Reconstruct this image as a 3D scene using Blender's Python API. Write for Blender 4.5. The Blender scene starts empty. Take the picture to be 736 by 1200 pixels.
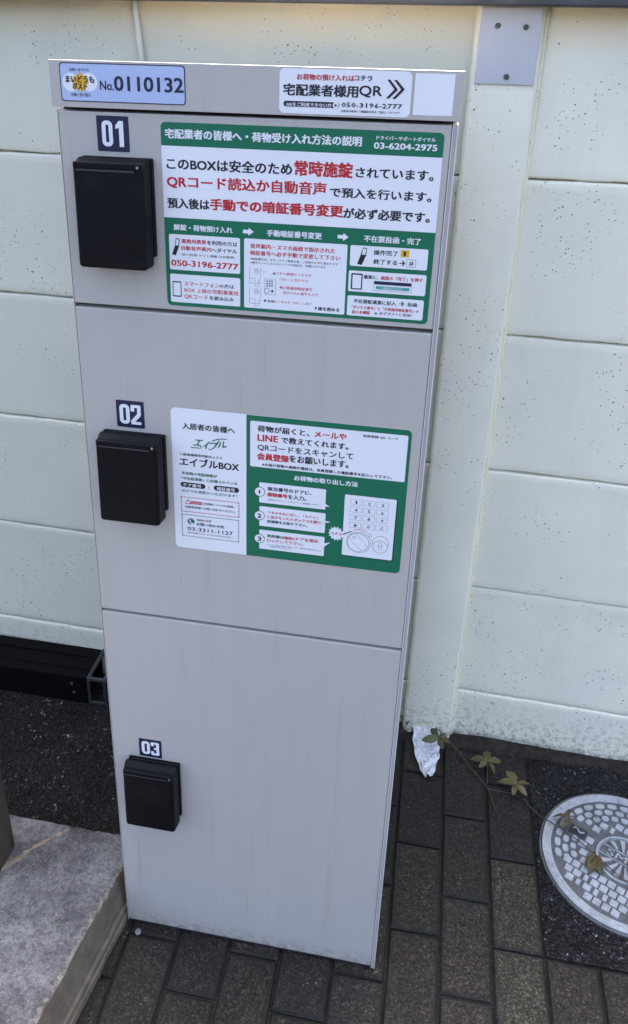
import bpy, bmesh, math, random
from mathutils import Vector, Matrix, noise
random.seed(7)
S = bpy.context.scene
COL = S.collection
R = math.radians

# ------------------------------------------------------------------ camera
cd = bpy.data.cameras.new('camera'); cam = bpy.data.objects.new('camera', cd); COL.objects.link(cam)
rt = Vector((0.98250336, 0.18544156, 0.01727917)); up = Vector((-0.093713175, 0.41205957, 0.90632486)); fw = Vector((-0.16095025, 0.89208651, -0.42222823))
m = Matrix((rt, up, -fw)).transposed().to_4x4(); m.translation = (0.469056, -1.026477, 1.60589)
cam.matrix_world = m
cd.sensor_width = 36; cd.lens = 30.0677; cd.shift_x = 0.03234; cd.shift_y = -0.0942
cd.clip_start = .02; cd.clip_end = 500
S.camera = cam
# ------------------------------------------------------------------ light
SUN_EL, SUN_AZ = R(52), R(-3)          # sun stands behind the fence: everything in view is in open shade
w = bpy.data.worlds.new('World'); S.world = w; w.use_nodes = True
nt = w.node_tree; nt.nodes.clear()
sky = nt.nodes.new('ShaderNodeTexSky'); sky.sky_type = 'NISHITA'; sky.sun_disc = False
sky.sun_elevation = SUN_EL; sky.sun_rotation = SUN_AZ; sky.air_density = .75; sky.dust_density = 9.0; sky.ozone_density = .3
bg = nt.nodes.new('ShaderNodeBackground'); bg.inputs[1].default_value = 0.15
ow = nt.nodes.new('ShaderNodeOutputWorld')
nt.links.new(sky.outputs[0], bg.inputs[0]); nt.links.new(bg.outputs[0], ow.inputs[0])
ld = bpy.data.lights.new('sun', 'SUN'); ld.energy = 3.0; ld.angle = R(.5); ld.color = (1, .95, .86)
sun = bpy.data.objects.new('sun', ld); COL.objects.link(sun)
sd = Vector((math.sin(SUN_AZ)*math.cos(SUN_EL), math.cos(SUN_AZ)*math.cos(SUN_EL), math.sin(SUN_EL)))
sun.rotation_euler = sd.to_track_quat('Z', 'Y').to_euler()
sun.location = (0, 6, 8)
S.view_settings.view_transform = 'Standard'; S.view_settings.look = 'None'
S.view_settings.exposure = 3.05; S.view_settings.gamma = 1

# ------------------------------------------------------------------ helpers
def tag(o, label=None, cat=None, group=None, kind=None):
    if label: o['label'] = label
    if cat: o['category'] = cat
    if group: o['group'] = group
    if kind: o['kind'] = kind
    return o
def empty(name, loc=(0, 0, 0), rz=0):
    o = bpy.data.objects.new(name, None); COL.objects.link(o); o.location = loc; o.rotation_euler = (0, 0, rz)
    o.empty_display_size = .05
    return o
def link(name, me, parent=None, loc=(0, 0, 0), rot=(0, 0, 0)):
    o = bpy.data.objects.new(name, me); COL.objects.link(o)
    if parent: o.parent = parent
    o.location = loc; o.rotation_euler = rot
    return o
def obj(name, bm, mats, parent=None, loc=(0, 0, 0), rot=(0, 0, 0), smooth=False):
    me = bpy.data.meshes.new(name)
    bmesh.ops.recalc_face_normals(bm, faces=bm.faces[:])
    bm.to_mesh(me); bm.free()
    for k in (mats if isinstance(mats, (list, tuple)) else [mats]): me.materials.append(k)
    if smooth:
        for p in me.polygons: p.use_smooth = True
    return link(name, me, parent, loc, rot)
def rawobj(name, vs, fs, mats, parent=None, mi=None, smooth=False, loc=(0, 0, 0)):
    me = bpy.data.meshes.new(name); me.from_pydata(vs, [], fs)
    for k in (mats if isinstance(mats, (list, tuple)) else [mats]): me.materials.append(k)
    if mi: me.polygons.foreach_set('material_index', mi)
    if smooth: me.polygons.foreach_set('use_smooth', [True]*len(me.polygons))
    me.update()
    return link(name, me, parent, loc)
def box(bm, x0, x1, y0, y1, z0, z1, bev=0, seg=2, mi=0):
    r = bmesh.ops.create_cube(bm, size=1)
    for v in r['verts']: v.co = Vector((x0+(v.co.x+.5)*(x1-x0), y0+(v.co.y+.5)*(y1-y0), z0+(v.co.z+.5)*(z1-z0)))
    fs = set(f for v in r['verts'] for f in v.link_faces)
    for f in fs: f.material_index = mi
    if bev:
        es = list(set(e for v in r['verts'] for e in v.link_edges))
        rr = bmesh.ops.bevel(bm, geom=es, offset=bev, segments=seg, affect='EDGES', profile=.5)
        for f in rr['faces']: f.material_index = mi
def B(*a, **k):
    bm = bmesh.new(); box(bm, *a, **k); return bm
def cyl(bm, c, r, h, axis='Z', seg=20, r2=None, mi=0):
    q = {'Z': Matrix.Identity(4), 'Y': Matrix.Rotation(R(90), 4, 'X'), 'X': Matrix.Rotation(R(90), 4, 'Y')}[axis]
    rr = bmesh.ops.create_cone(bm, cap_ends=True, segments=seg, radius1=r, radius2=r if r2 is None else r2, depth=h, matrix=Matrix.Translation(c) @ q)
    for f in set(f for v in rr['verts'] for f in v.link_faces): f.material_index = mi
def tube(bm, pts, rad, seg=8, mi=0):
    rings = []
    pts = [Vector(p) for p in pts]
    for i, p in enumerate(pts):
        d = (pts[min(i+1, len(pts)-1)] - pts[max(i-1, 0)]).normalized()
        a = d.orthogonal().normalized() if i == 0 else (rings_a - d*rings_a.dot(d)).normalized()
        rings_a = a
        b = d.cross(a); r = rad(i/(len(pts)-1)) if callable(rad) else rad
        rings.append([bm.verts.new(p + (a*math.cos(t*2*math.pi/seg)+b*math.sin(t*2*math.pi/seg))*r) for t in range(seg)])
    for i in range(len(rings)-1):
        for t in range(seg):
            bm.faces.new((rings[i][t], rings[i][(t+1) % seg], rings[i+1][(t+1) % seg], rings[i+1][t])).material_index = mi
    bm.faces.new(rings[0]); bm.faces.new(rings[-1])
def spline(pts, n):
    out = []; P = [Vector(p) for p in pts]; P = [P[0]] + P + [P[-1]]
    for i in range(1, len(P)-2):
        for k in range(n):
            t = k/n; a, b, c, d = P[i-1:i+3]
            out.append(.5*((2*b)+(c-a)*t+(2*a-5*b+4*c-d)*t*t+(3*b-a-3*c+d)*t**3))
    out.append(P[-2]); return out
def n3(x, y, z=0, s=1): return noise.noise(Vector((x*s, y*s, z*s)))

# ------------------------------------------------------------------ materials
class NT:
    def __init__(s, name):
        s.m = bpy.data.materials.new(name); s.m.use_nodes = True; s.t = s.m.node_tree; s.p = s.t.nodes['Principled BSDF']
        s.tc = s.t.nodes.new('ShaderNodeTexCoord'); s.co = s.tc.outputs['Object']
    def new(s, ty, **k):
        n = s.t.nodes.new('ShaderNode'+ty)
        for a, b in k.items(): setattr(n, a, b)
        return n
    def put(s, sock, v):
        if isinstance(v, bpy.types.NodeSocket): s.t.links.new(v, sock)
        elif isinstance(v, (tuple, list)) and len(v) == 3 and len(sock.default_value) == 4: sock.default_value = (*v, 1)
        else: sock.default_value = v
    def map(s, scale=(1, 1, 1), rot=(0, 0, 0), co=None):
        n = s.new('Mapping'); s.put(n.inputs[0], co or s.co); n.inputs['Scale'].default_value = scale; n.inputs['Rotation'].default_value = rot
        return n.outputs[0]
    def rnd(s):  # per-object offset
        oi = s.new('ObjectInfo'); mu = s.math('MULTIPLY', oi.outputs['Random'], 37.0)
        va = s.new('VectorMath', operation='ADD'); s.put(va.inputs[0], s.co); s.t.links.new(mu, va.inputs[1]); s.co = va.outputs[0]
        return oi
    def noise(s, sc, det=4, ro=.6, co=None, dist=0):
        n = s.new('TexNoise'); s.put(n.inputs['Vector'], co or s.co); n.inputs['Scale'].default_value = sc; n.inputs['Detail'].default_value = det
        n.inputs['Roughness'].default_value = ro; n.inputs['Distortion'].default_value = dist; return n.outputs['Fac']
    def vor(s, sc, co=None, feature='F1'):
        n = s.new('TexVoronoi', feature=feature); s.put(n.inputs['Vector'], co or s.co); n.inputs['Scale'].default_value = sc; return n
    def ramp(s, f, *st):
        n = s.new('ValToRGB'); s.put(n.inputs[0], f); e = n.color_ramp.elements
        while len(e) < len(st): e.new(.5)
        for k, (pos, c) in enumerate(st):
            e[k].position = pos; e[k].color = (c, c, c, 1) if not isinstance(c, tuple) else (*c, 1)
        return n.outputs[0]
    def math(s, op, a, b=0, clamp=False):
        n = s.new('Math', operation=op); n.use_clamp = clamp; s.put(n.inputs[0], a); s.put(n.inputs[1], b); return n.outputs[0]
    def mix(s, f, a, b, bt='MIX'):
        n = s.new('Mix', data_type='RGBA', blend_type=bt); s.put(n.inputs[0], f); s.put(n.inputs[6], a); s.put(n.inputs[7], b); return n.outputs[2]
    def bump(s, h, dist=.001, st=1, prev=None):
        n = s.new('Bump'); n.inputs['Strength'].default_value = st; n.inputs['Distance'].default_value = dist; s.put(n.inputs['Height'], h)
        if prev: s.put(n.inputs['Normal'], prev)
        return n.outputs[0]
    def sep(s, co=None):
        n = s.new('SeparateXYZ'); s.put(n.inputs[0], co or s.tc.outputs['Object']); return n.outputs
    def fin(s, col, rough, nrm=None, metal=0, spec=.5, **k):
        s.put(s.p.inputs['Base Color'], col); s.put(s.p.inputs['Roughness'], rough); s.p.inputs['Metallic'].default_value = metal
        s.put(s.p.inputs['Specular IOR Level'], spec)
        if nrm: s.put(s.p.inputs['Normal'], nrm)
        for a, b in k.items(): s.put(s.p.inputs[a.replace('_', ' ')], b)
        return s.m
def flat(name, col, rough=.5, spec=.5, metal=0, var=.06, sc=40):
    n = NT(name); f = n.noise(sc, 4)
    c = n.mix(n.ramp(f, (.3, 0.), (.7, 1.)), tuple(x*(1-var) for x in col), tuple(min(1, x*(1+var)) for x in col))
    return n.fin(c, n.math('ADD', n.math('MULTIPLY', f, .15), rough-.07), None, metal, spec)

def locker_mat():
    n = NT('locker_paint'); g = n.new('NewGeometry').outputs['Position']
    st = n.noise(1, 5, .65, n.map((38, 38, 1.6), co=g)); big = n.noise(2.2, 3, .5, g)
    c = n.mix(n.ramp(st, (.35, 0.), (.75, 1.)), (.405, .380, .352), (.378, .355, .330))
    c = n.mix(n.math('MULTIPLY', n.ramp(n.noise(1, 6, .75, n.map((48, 48, 1.6), co=g)), (.56, 0.), (.72, 1.)), .45), c, (.27, .235, .19))
    c = n.mix(n.math('MULTIPLY', n.ramp(big, (.4, 0.), (.75, 1.)), .25), c, (.345, .325, .305))
    v = n.vor(85, g); d = n.math('MULTIPLY', n.ramp(v.outputs['Distance'], (.06, 1.), (.1, 0.)), n.ramp(n.noise(9, 2, .5, g), (.6, 0.), (.66, 1.)))
    c = n.mix(n.math('MULTIPLY', d, .8), c, (.12, .09, .06))
    z = n.sep(g)[2]   # grime splashed up from the pavers
    low = n.math('MULTIPLY', n.ramp(z, (.0, 1.), (.05, .0)), n.ramp(n.noise(60, 5, .7, g), (.42, 0.), (.62, 1.)))
    c = n.mix(n.math('MULTIPLY', low, .75), c, (.10, .07, .05))
    b = n.bump(n.noise(420, 2, .5, g), .0002, .25)
    b = n.bump(n.noise(5, 2, .5, g), .004, .18, b)
    return n.fin(c, n.math('ADD', n.math('MULTIPLY', st, .2), .30), b, 0, .45)
def black_plastic():
    n = NT('black_plastic'); f = n.noise(30, 4)
    c = n.mix(f, (.003, .0033, .0042), (.006, .0063, .0075))
    dust = n.ramp(n.noise(14, 6, .7), (.52, 0.), (.75, 1.)); c = n.mix(n.math('MULTIPLY', dust, .05), c, (.10, .10, .10))
    return n.fin(c, n.math('ADD', n.math('MULTIPLY', f, .2), .34), n.bump(n.noise(900, 2), .00015, .3), 0, .12)
def wall_mat(name='painted_concrete'):
    n = NT(name); oi = n.rnd(); g = n.new('NewGeometry').outputs['Position']; z = n.sep(g)[2]
    c = n.mix(n.ramp(n.noise(5, 6, .6), (.3, 0.), (.7, 1.)), (.77, .745, .60), (.70, .685, .575))
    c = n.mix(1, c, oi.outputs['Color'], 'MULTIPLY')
    c = n.mix(n.math('MULTIPLY', n.ramp(n.noise(1, 5, .7, n.map((9, 9, 1.2))), (.5, 0.), (.8, 1.)), .35), c, (.56, .56, .47))
    # pin holes
    hs = None; bm_ = None
    dens = n.math('ADD', n.noise(8.5, 5, .6), n.ramp(z, (0, .16), (.12, .07), (.5, 0.)))
    for k, (sc, rr, th) in enumerate(((46, .065, .47), (95, .115, .48), (26, .038, .52), (165, .16, .49))):
        v = n.vor(sc); sp = n.new('SeparateColor'); n.put(sp.inputs[0], v.outputs['Color'])
        rad = n.math('MULTIPLY', n.math('POWER', sp.outputs[0], 2), rr*1.6)
        wob = n.math('ADD', v.outputs['Distance'], n.math('MULTIPLY', n.math('SUBTRACT', n.noise(240, 3), .5), .13))
        hit = n.math('SUBTRACT', rad, wob); hit = n.math('MULTIPLY', hit, 40, True)
        gate = n.math('MULTIPLY', n.math('SUBTRACT', dens, th), 14, True)
        hit = n.math('MULTIPLY', hit, gate); hs = hit if hs is None else n.math('MAXIMUM', hs, hit)
    c = n.mix(n.math('MULTIPLY', hs, .9), c, (.07, .075, .062))
    # algae and splash grime near the ground
    gr = n.math('MULTIPLY', n.ramp(z, (0, 1.), (.11, .15), (.2, 0.)), n.ramp(n.noise(70, 9, .8), (.50, 0.), (.57, 1.)))
    gr2 = n.math('MULTIPLY', n.ramp(z, (0.0, 1.), (.028, 0.)), n.ramp(n.noise(45, 8, .75), (.42, 0.), (.52, 1.)))
    c = n.mix(n.math('MULTIPLY', gr, .75), c, (.11, .12, .085)); c = n.mix(n.math('MULTIPLY', gr2, .9), c, (.035, .035, .03))
    # yellow tint under the rail, stronger towards the top, broken by noise
    ys = n.math('MULTIPLY', n.ramp(z, (.0, 0.), (.25, 0.), (1., 0.)), 0) if False else n.math('MULTIPLY', n.math('MULTIPLY', n.math('SUBTRACT', z, 1.555), 14, True), n.ramp(n.noise(7, 4, .6), (.25, .25), (.62, 1.)))
    c = n.mix(n.math('MULTIPLY', ys, .75), c, (.72, .60, .36))
    # scuffs
    sc_ = n.ramp(n.noise(1, 6, .75, n.map((14, 14, 55))), (.66, 0.), (.72, 1.)); c = n.mix(n.math('MULTIPLY', sc_, .3), c, (.35, .35, .3))
    b = n.bump(n.noise(7, 5, .55), .006, .35); b = n.bump(n.noise(150, 5, .7), .0010, .45, b)
    b = n.bump(n.math('SUBTRACT', 1, hs), .0012, .8, b)
    return n.fin(c, .62, b, 0, .35)
def asphalt_mat(name, dark=(.016, .016, .018), lite=(.05, .05, .055), sc=210, wet=.55, sparkle=.3):
    n = NT(name); g = n.new('NewGeometry').outputs['Position']
    v = n.vor(sc, g); sp = n.new('SeparateColor'); n.put(sp.inputs[0], v.outputs['Color'])
    c = n.mix(n.math('POWER', sp.outputs[0], 2.2), dark, lite)
    wh = n.math('MULTIPLY', n.ramp(sp.outputs[1], (.955, 0.), (.98, 1.)), n.ramp(n.noise(16, 5, .7, g), (.46, 0.), (.6, 1.)))
    c = n.mix(n.math('MULTIPLY', wh, sparkle), c, (.62, .62, .64))
    c = n.mix(n.ramp(n.noise(4, 5, .6, g), (.35, 0.), (.75, .6)), c, tuple(x*.55 for x in dark))
    h = n.math('SUBTRACT', 1, v.outputs['Distance'])
    b = n.bump(h, .0030, .9); b = n.bump(n.noise(700, 3, .6, g), .0006, .6, b)
    return n.fin(c, n.math('ADD', n.math('MULTIPLY', sp.outputs[2], .3), wet), b, 0, .15)
def brick_mat():
    n = NT('paver'); g = n.new('NewGeometry').outputs['Position']; oi = n.new('ObjectInfo')
    base = oi.outputs['Color']
    v = n.vor(420, g); sp = n.new('SeparateColor'); n.put(sp.inputs[0], v.outputs['Color'])
    c = n.mix(n.ramp(n.noise(9, 6, .65, g), (.3, 0.), (.7, 1.)), n.mix(1, base, (.62, .62, .62), 'MULTIPLY'), n.mix(1, base, (1.25, 1.25, 1.2), 'MULTIPLY'))
    c = n.mix(n.math('MULTIPLY', n.ramp(sp.outputs[0], (.60, 0.), (1, 1.)), .9), c, n.mix(1, base, (5.0, 4.8, 4.2), 'MULTIPLY'))
    c = n.mix(n.math('MULTIPLY', n.ramp(n.noise(150, 7, .82, g), (.46, 0.), (.54, 1.)), .8), c, n.mix(1, base, (.22, .22, .24), 'MULTIPLY'))
    c = n.mix(n.math('MULTIPLY', n.ramp(n.noise(190, 5, .8, n.map(rot=(.5, .3, .8), co=g)), (.56, 0.), (.61, 1.)), .75), c, n.mix(1, base, (6.5, 6.3, 5.4), 'MULTIPLY'))
    c = n.mix(n.math('MULTIPLY', n.ramp(sp.outputs[1], (.975, 0.), (.99, 1.)), n.math('MULTIPLY', n.ramp(n.noise(18, 3, .6, g), (.50, .0), (.65, 1.)), .5)), c, (.32, .32, .30))
    moss = n.ramp(n.noise(26, 7, .75, g), (.50, 0.), (.72, 1.)); c = n.mix(n.math('MULTIPLY', moss, .6), c, (.010, .010, .007))
    c = n.mix(n.math('MULTIPLY', n.ramp(n.noise(75, 7, .8, g), (.48, 0.), (.56, 1.)), .55), c, n.mix(1, c, (.3, .3, .3), 'MULTIPLY'))
    o = n.sep(n.tc.outputs['Object']); e = n.math('MINIMUM', n.math('MINIMUM', o[0], n.math('SUBTRACT', .094, o[0])), n.math('MINIMUM', o[1], n.math('SUBTRACT', .193, o[1])))
    e = n.math('ADD', e, n.math('MULTIPLY', n.math('SUBTRACT', n.noise(55, 6, .75, g), .5), .030))
    c = n.mix(n.math('MULTIPLY', n.ramp(e, (.002, 1.), (.010, 0.)), .8), c, (.007, .007, .006))
    b = n.bump(sp.outputs[0], .0008, .7); b = n.bump(n.noise(60, 5, .65, g), .0018, .5, b)
    return n.fin(c, n.math('ADD', n.math('MULTIPLY', sp.outputs[2], .25), .58), b, 0, .35)
def iron_mat(name, a=(.36, .39, .43), bcol=(.22, .24, .27)):
    n = NT(name); f = n.noise(22, 7, .7)
    c = n.mix(n.ramp(f, (.32, 0.), (.68, 1.)), a, bcol)
    c = n.mix(n.math('MULTIPLY', n.ramp(n.noise(120, 5, .7), (.52, 0.), (.66, 1.)), .5), c, (.09, .088, .08))
    c = n.mix(n.math('MULTIPLY', n.ramp(n.noise(26, 7, .75), (.56, 0.), (.66, 1.)), .45), c, (.10, .085, .065))
    return n.fin(c, n.math('ADD', n.math('MULTIPLY', f, .25), .42), n.bump(n.noise(380, 4, .6), .0006, .5), 0, .6)
def kerb_mat():
    n = NT('weathered_kerb_concrete'); g = n.new('NewGeometry'); P = g.outputs['Position']
    nz = n.sep(g.outputs['Normal'])[2]; top = n.math('MULTIPLY', n.math('MULTIPLY', n.math('SUBTRACT', nz, .45), 4, True), n.math('MULTIPLY', n.math('SUBTRACT', n.sep(P)[2], .085), 60, True))
    v = n.vor(330, P); sp = n.new('SeparateColor'); n.put(sp.inputs[0], v.outputs['Color'])
    a = n.mix(n.ramp(n.noise(7, 9, .7, P, .15), (.38, 0.), (.66, 1.)), (.038, .038, .040), (.175, .174, .170))
    a = n.mix(n.math('MULTIPLY', n.ramp(n.noise(130, 7, .75, P), (.48, 0.), (.58, 1.)), .55), a, (.022, .022, .026))
    a = n.mix(n.math('MULTIPLY', n.ramp(sp.outputs[0], (.86, 0.), (.97, 1.)), .14), a, (.34, .35, .37))
    grit = n.ramp(n.noise(420, 5, .8, P), (.40, 0.), (.60, 1.)); a = n.mix(n.math('MULTIPLY', grit, .45), a, n.mix(1, a, (2.0, 2.0, 2.0), 'MULTIPLY'))
    px = n.sep(P); d = n.math('SUBTRACT', n.math('MULTIPLY', px[1], .122), n.math('ADD', px[0], .0185))   # distance in from the arris
    d = n.math('ADD', d, n.math('MULTIPLY', n.math('SUBTRACT', n.noise(38, 7, .8, P), .5), .085))
    ar = n.math('MULTIPLY', n.math('SUBTRACT', .010, d), 130, True)
    a = n.mix(n.math('MULTIPLY', ar, .75), a, n.mix(n.ramp(n.noise(90, 5, .7, P), (.42, 0.), (.6, 1.)), (.07, .062, .05), (.27, .245, .20)))
    s = n.mix(n.ramp(n.noise(16, 6, .7, P), (.35, 0.), (.65, 1.)), (.11, .088, .062), (.20, .165, .12))
    s = n.mix(n.math('MULTIPLY', n.ramp(n.noise(1, 6, .75, n.map((18, 6, 60), co=P)), (.55, 0.), (.7, 1.)), .5), s, (.055, .045, .035))
    c = n.mix(top, s, a)
    b = n.bump(n.noise(70, 8, .75, P), .004, .7); b = n.bump(sp.outputs[0], .0009, .5, b)
    return n.fin(c, .75, b, 0, .3)
def wood_mat():
    n = NT('weathered_post'); f = n.noise(1, 7, .7, n.map((60, 60, 5)))
    c = n.mix(n.ramp(f, (.3, 0.), (.7, 1.)), (.038, .031, .022), (.07, .058, .043))
    c = n.mix(n.ramp(n.noise(1, 5, .6, n.map((35, 35, 2.2))), (.60, 0.), (.63, .9)), c, (.015, .012, .01))
    return n.fin(c, .8, n.bump(f, .003, .6), 0, .25)
def leaf_mat():
    n = NT('leaf'); oi = n.rnd(); f = n.noise(60, 4)
    c = n.mix(n.ramp(f, (.3, 0.), (.7, 1.)), n.mix(1, oi.outputs['Color'], (.7, .7, .7), 'MULTIPLY'), n.mix(1, oi.outputs['Color'], (1.3, 1.25, 1.1), 'MULTIPLY'))
    return n.fin(c, .5, n.bump(f, .0008, .5), 0, .4, Subsurface_Weight=0.0)
M_EDGE = flat('edge_highlight_pale', (.60, .59, .60), .35, .5, 0, .05, 30); M_LOCK = locker_mat(); M_BLK = black_plastic(); M_WALL = wall_mat()
M_ASPH = asphalt_mat('asphalt', (.0048, .0047, .0046), (.024, .023, .022), 230, .6, .25)
M_PATCH = asphalt_mat('asphalt_patch', (.0050, .0050, .0052), (.048, .047, .046), 300, .5, .5)
M_BRICK = brick_mat(); M_IRON = iron_mat('cast_iron_worn', (.40, .42, .44), (.25, .265, .28)); M_IRON2 = iron_mat('cast_iron_groove', (.125, .13, .14), (.05, .052, .056))
M_KERB = kerb_mat(); M_WOOD = wood_mat(); M_LEAF = leaf_mat()
M_RECESS = flat('recess_shade_grey', (.03, .03, .035), .7)  # dark grey standing in for shade in door gaps and pick hole
M_RAIL = flat('dark_rail_metal', (.035, .037, .042), .42, .5, 0, .25, 25)
M_CHAN = flat('black_channel', (.0022, .0022, .0026), .65, .08, 0, .3, 20)
M_BRKT = flat('grey_bracket', (.020, .022, .027), .55, .5, 0, .2, 30)
M_PLATE = flat('white_plate_paint', (.42, .425, .45), .35, .5, 0, .05, 12)
M_SCREW = flat('dull_screw', (.10, .095, .08), .4, .5, .6, .5, 300)
M_PIPE = flat('cream_conduit', (.55, .53, .45), .45, .5, 0, .08, 18)
M_DIRT = flat('dirty_mortar', (.022, .019, .015), .85, .2, 0, .5, 60)
M_STONE = flat('grey_pebble', (.16, .16, .16), .7, .3, 0, .3, 90)
M_STEM = flat('vine_stem', (.07, .045, .028), .6, .3, 0, .35, 120)
M_TISS = flat('crumpled_white_tissue', (.60, .62, .65), .8, .2, 0, .05, 60)
M_HINGE = flat('steel_pin', (.45, .45, .45), .3, .5, .9, .1, 60)
PM = {k: flat('print_'+k, c, .38, .45, 0, .02, 9) for k, c in dict(ink=(.012, .012, .022), red=(.42, .014, .022), green=(.002, .120, .062), white=(.66, .67, .70),
      paleblue=(.36, .43, .62), orange=(.62, .34, .02), navy=(.012, .014, .045), teal=(.05, .28, .27), shade=(.003, .08, .04)).items()}

# ------------------------------------------------------------------ flat print on stickers
_tc = bpy.data.curves.new('glyphs', 'FONT'); _to = bpy.data.objects.new('glyphs', _tc); COL.objects.link(_to)
_cache = {}
def glyphs(s, bold, small):
    k = (s, small)
    if k not in _cache:
        _tc.body = s; _tc.offset = 0; _tc.resolution_u = 1 if small else 3; _tc.fill_mode = 'BOTH'
        bpy.context.view_layer.update()
        me = bpy.data.meshes.new_from_object(_to.evaluated_get(bpy.context.evaluated_depsgraph_get()))
        vs = [(v.co.x, v.co.y) for v in me.vertices]; fs = [tuple(p.vertices) for p in me.polygons]
        bpy.data.meshes.remove(me); _cache[k] = (vs, fs)
    return _cache[k]
def rrect(x0, z0, x1, z1, r):
    r = min(r, abs(x1-x0)/2-.01, abs(z0-z1)/2-.01); out = []; hi, lo = max(z0, z1), min(z0, z1)
    for cx, cz, a0 in ((x1-r, hi-r, 0), (x0+r, hi-r, 90), (x0+r, lo+r, 180), (x1-r, lo+r, 270)):
        for k in range(7): a = R(a0+15*k); out.append((cx+r*math.cos(a), cz+r*math.sin(a)))
    return out
def sticker(name, items, parent, yf):
    """one mesh: adhesive sheet with its printed inks, millimetres in, metres out; yf = y of the surface it sticks to"""
    vs = []; fs = []; mi = []; cols = []; nf = [0]
    def ci(c):
        if c not in cols: cols.append(c)
        return cols.index(c)
    def poly(pts, L, c):
        nf[0] += 1; y = yf - .0004 - L*.00010 - (nf[0] % 9)*.000006; b = len(vs); vs.extend((x/1000, y, z/1000) for x, z in pts); fs.append(tuple(range(b, b+len(pts)))); mi.append(ci(c))
    for it in items:
        k, L, c = it[:3]; a = it[3:]
        if k == 'r':
            pts = rrect(*a); poly(pts, L, c)
            if L == 0:
                b = len(vs); n = len(pts); vs.extend((x/1000, yf+.0001, z/1000) for x, z in pts)
                for q in range(n): fs.append((b-n+q, b-n+(q+1) % n, b+(q+1) % n, b+q)); mi.append(ci(c))
        elif k == 'p': poly(a[0], L, c)
        elif k == 'c': poly([(a[0]+a[2]*math.cos(R(q*12)), a[1]+a[2]*math.sin(R(q*12))) for q in range(30)], L, c)
        elif k == 'f':
            o = rrect(*a[:5]); w_ = a[5]; i_ = rrect(a[0]+w_, a[1]-w_, a[2]-w_, a[3]+w_, max(.05, a[4]-w_))
            for q in range(len(o)): poly([o[q], o[(q+1) % len(o)], i_[(q+1) % len(o)], i_[q]], L, c)
        elif k == 'l':
            pts = [Vector(q) for q in a[0]]
            for p0, p1 in zip(pts, pts[1:]):
                d = (p1-p0).normalized()*a[1]*.5; n_ = Vector((-d.y, d.x)); p0 = p0-d*.6; p1 = p1+d*.6
                poly([tuple(p0+n_), tuple(p1+n_), tuple(p1-n_), tuple(p0-n_)], L, c)
        elif k == 't':
            s, x0, z0, x1, z1, bold = a; h = abs(z0-z1)
            gv, gf = glyphs(s, bold, h < 5.5)
            if not gv: continue
            ax, bx = min(v[0] for v in gv), max(v[0] for v in gv); ay, by = min(v[1] for v in gv), max(v[1] for v in gv)
            kx, kz = (x1-x0)/(bx-ax), (z0-z1)/(by-ay); em = min(kx, kz)*bold*(1.05 if ord(s[0]) > 255 else .75)
            sh = [(0, 0)] if bold <= 0 else [(-em, -em*.6), (em, -em*.6), (-em, em*.6), (em, em*.6)] if h > 4.2 else [(-em, 0), (em, 0)]
            for q, (dx, dz) in enumerate(sh):             # heavier weight: the same glyphs printed slightly out of register
                y = yf - .0004 - L*.00010 - q*.000012; b = len(vs)
                vs.extend(((x0+dx+(v[0]-ax)*kx)/1000, y, (z1+dz+(v[1]-ay)*kz)/1000) for v in gv)
                fs.extend(tuple(b+q_ for q_ in f) for f in gf); mi.extend([ci(c)]*len(gf))
    return rawobj(name, vs, fs, [PM[c] for c in cols], parent, mi)
PRINT = {}
PRINT['number']=[
('r',0,'navy',10.2,1553.4,164.5,1510.2,4),
('r',1,'paleblue',11.4,1552.2,163.3,1511.3,3.4),
('c',2,'white',23.5,1531.6,10.3),
('c',2,'white',46.6,1532.3,10.3),
('p',3,'orange',[(36.0,1542.8),(40.2,1538.9),(44.0,1539.7),(43.6,1535.0),(46.6,1532.3),(43.1,1528.4),(41.6,1524.1),(36.6,1522.0),(32.2,1523.3),(26.6,1524.6),(27.1,1529.8),(24.1,1533.1),(27.8,1537.9),(31.1,1538.9)]),
('t',3,'ink','気軽にあずける',22.8,1547.4,47.5,1543.8,0.02),
('t',4,'ink','まいどうも',17.4,1539.0,53.0,1531.5,0.05),
('t',4,'ink','ポスト',25.6,1531.0,43.8,1524.1,0.05),
('t',3,'ink','手軽に受け取る',22.4,1519.9,47.4,1515.9,0.02),
('t',3,'navy','No.',60.1,1534.1,76.9,1524.2,0.03),
('t',3,'navy','0110132',78.0,1539.7,161.8,1524.0,0.035),
]
PRINT['carrier']=[
('r',0,'white',275.6,1553.8,424.9,1505.9,6),
('t',3,'red','お荷物の預け入れは',295.8,1548.5,360.6,1542.2,0.03),
('t',3,'ink','コチラ',361.0,1548.5,380.7,1543.0,0.03),
('t',3,'ink','宅配業者様用',280.5,1537.7,365.4,1525.3,0.035),
('t',3,'ink','QR',367.1,1538.0,392.3,1525.7,0.03),
('p',3,'ink',[(397.4,1545.1),(400.7,1545.2),(410.0,1534.8),(400.7,1525.5),(397.1,1525.4),(406.0,1535.1)]),
('p',3,'ink',[(405.0,1544.8),(408.3,1544.9),(417.5,1535.4),(408.1,1525.3),(404.3,1525.2),(413.5,1535.3)]),
('r',2,'ink',280.6,1519.4,345.1,1513.2,4.6),
('t',3,'white','QRをご利用できない方',283.7,1517.9,336.2,1513.5,0.03),
('c',3,'white',341.0,1516.3,3.4),
('p',4,'ink',[(339.7,1517.8),(343.0,1516.3),(339.9,1514.6)]),
('t',3,'ink','050-3196-2777',347.7,1519.7,415.6,1514.7,0.03),
('t',3,'ink','自動音声案内にて機器番号等をご案内しております',347.6,1511.8,414.1,1509.2,0.02),
]
PRINT['blank']=[
('r',0,'white',428.2,1552.5,471.5,1508.9,1),
]
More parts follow.
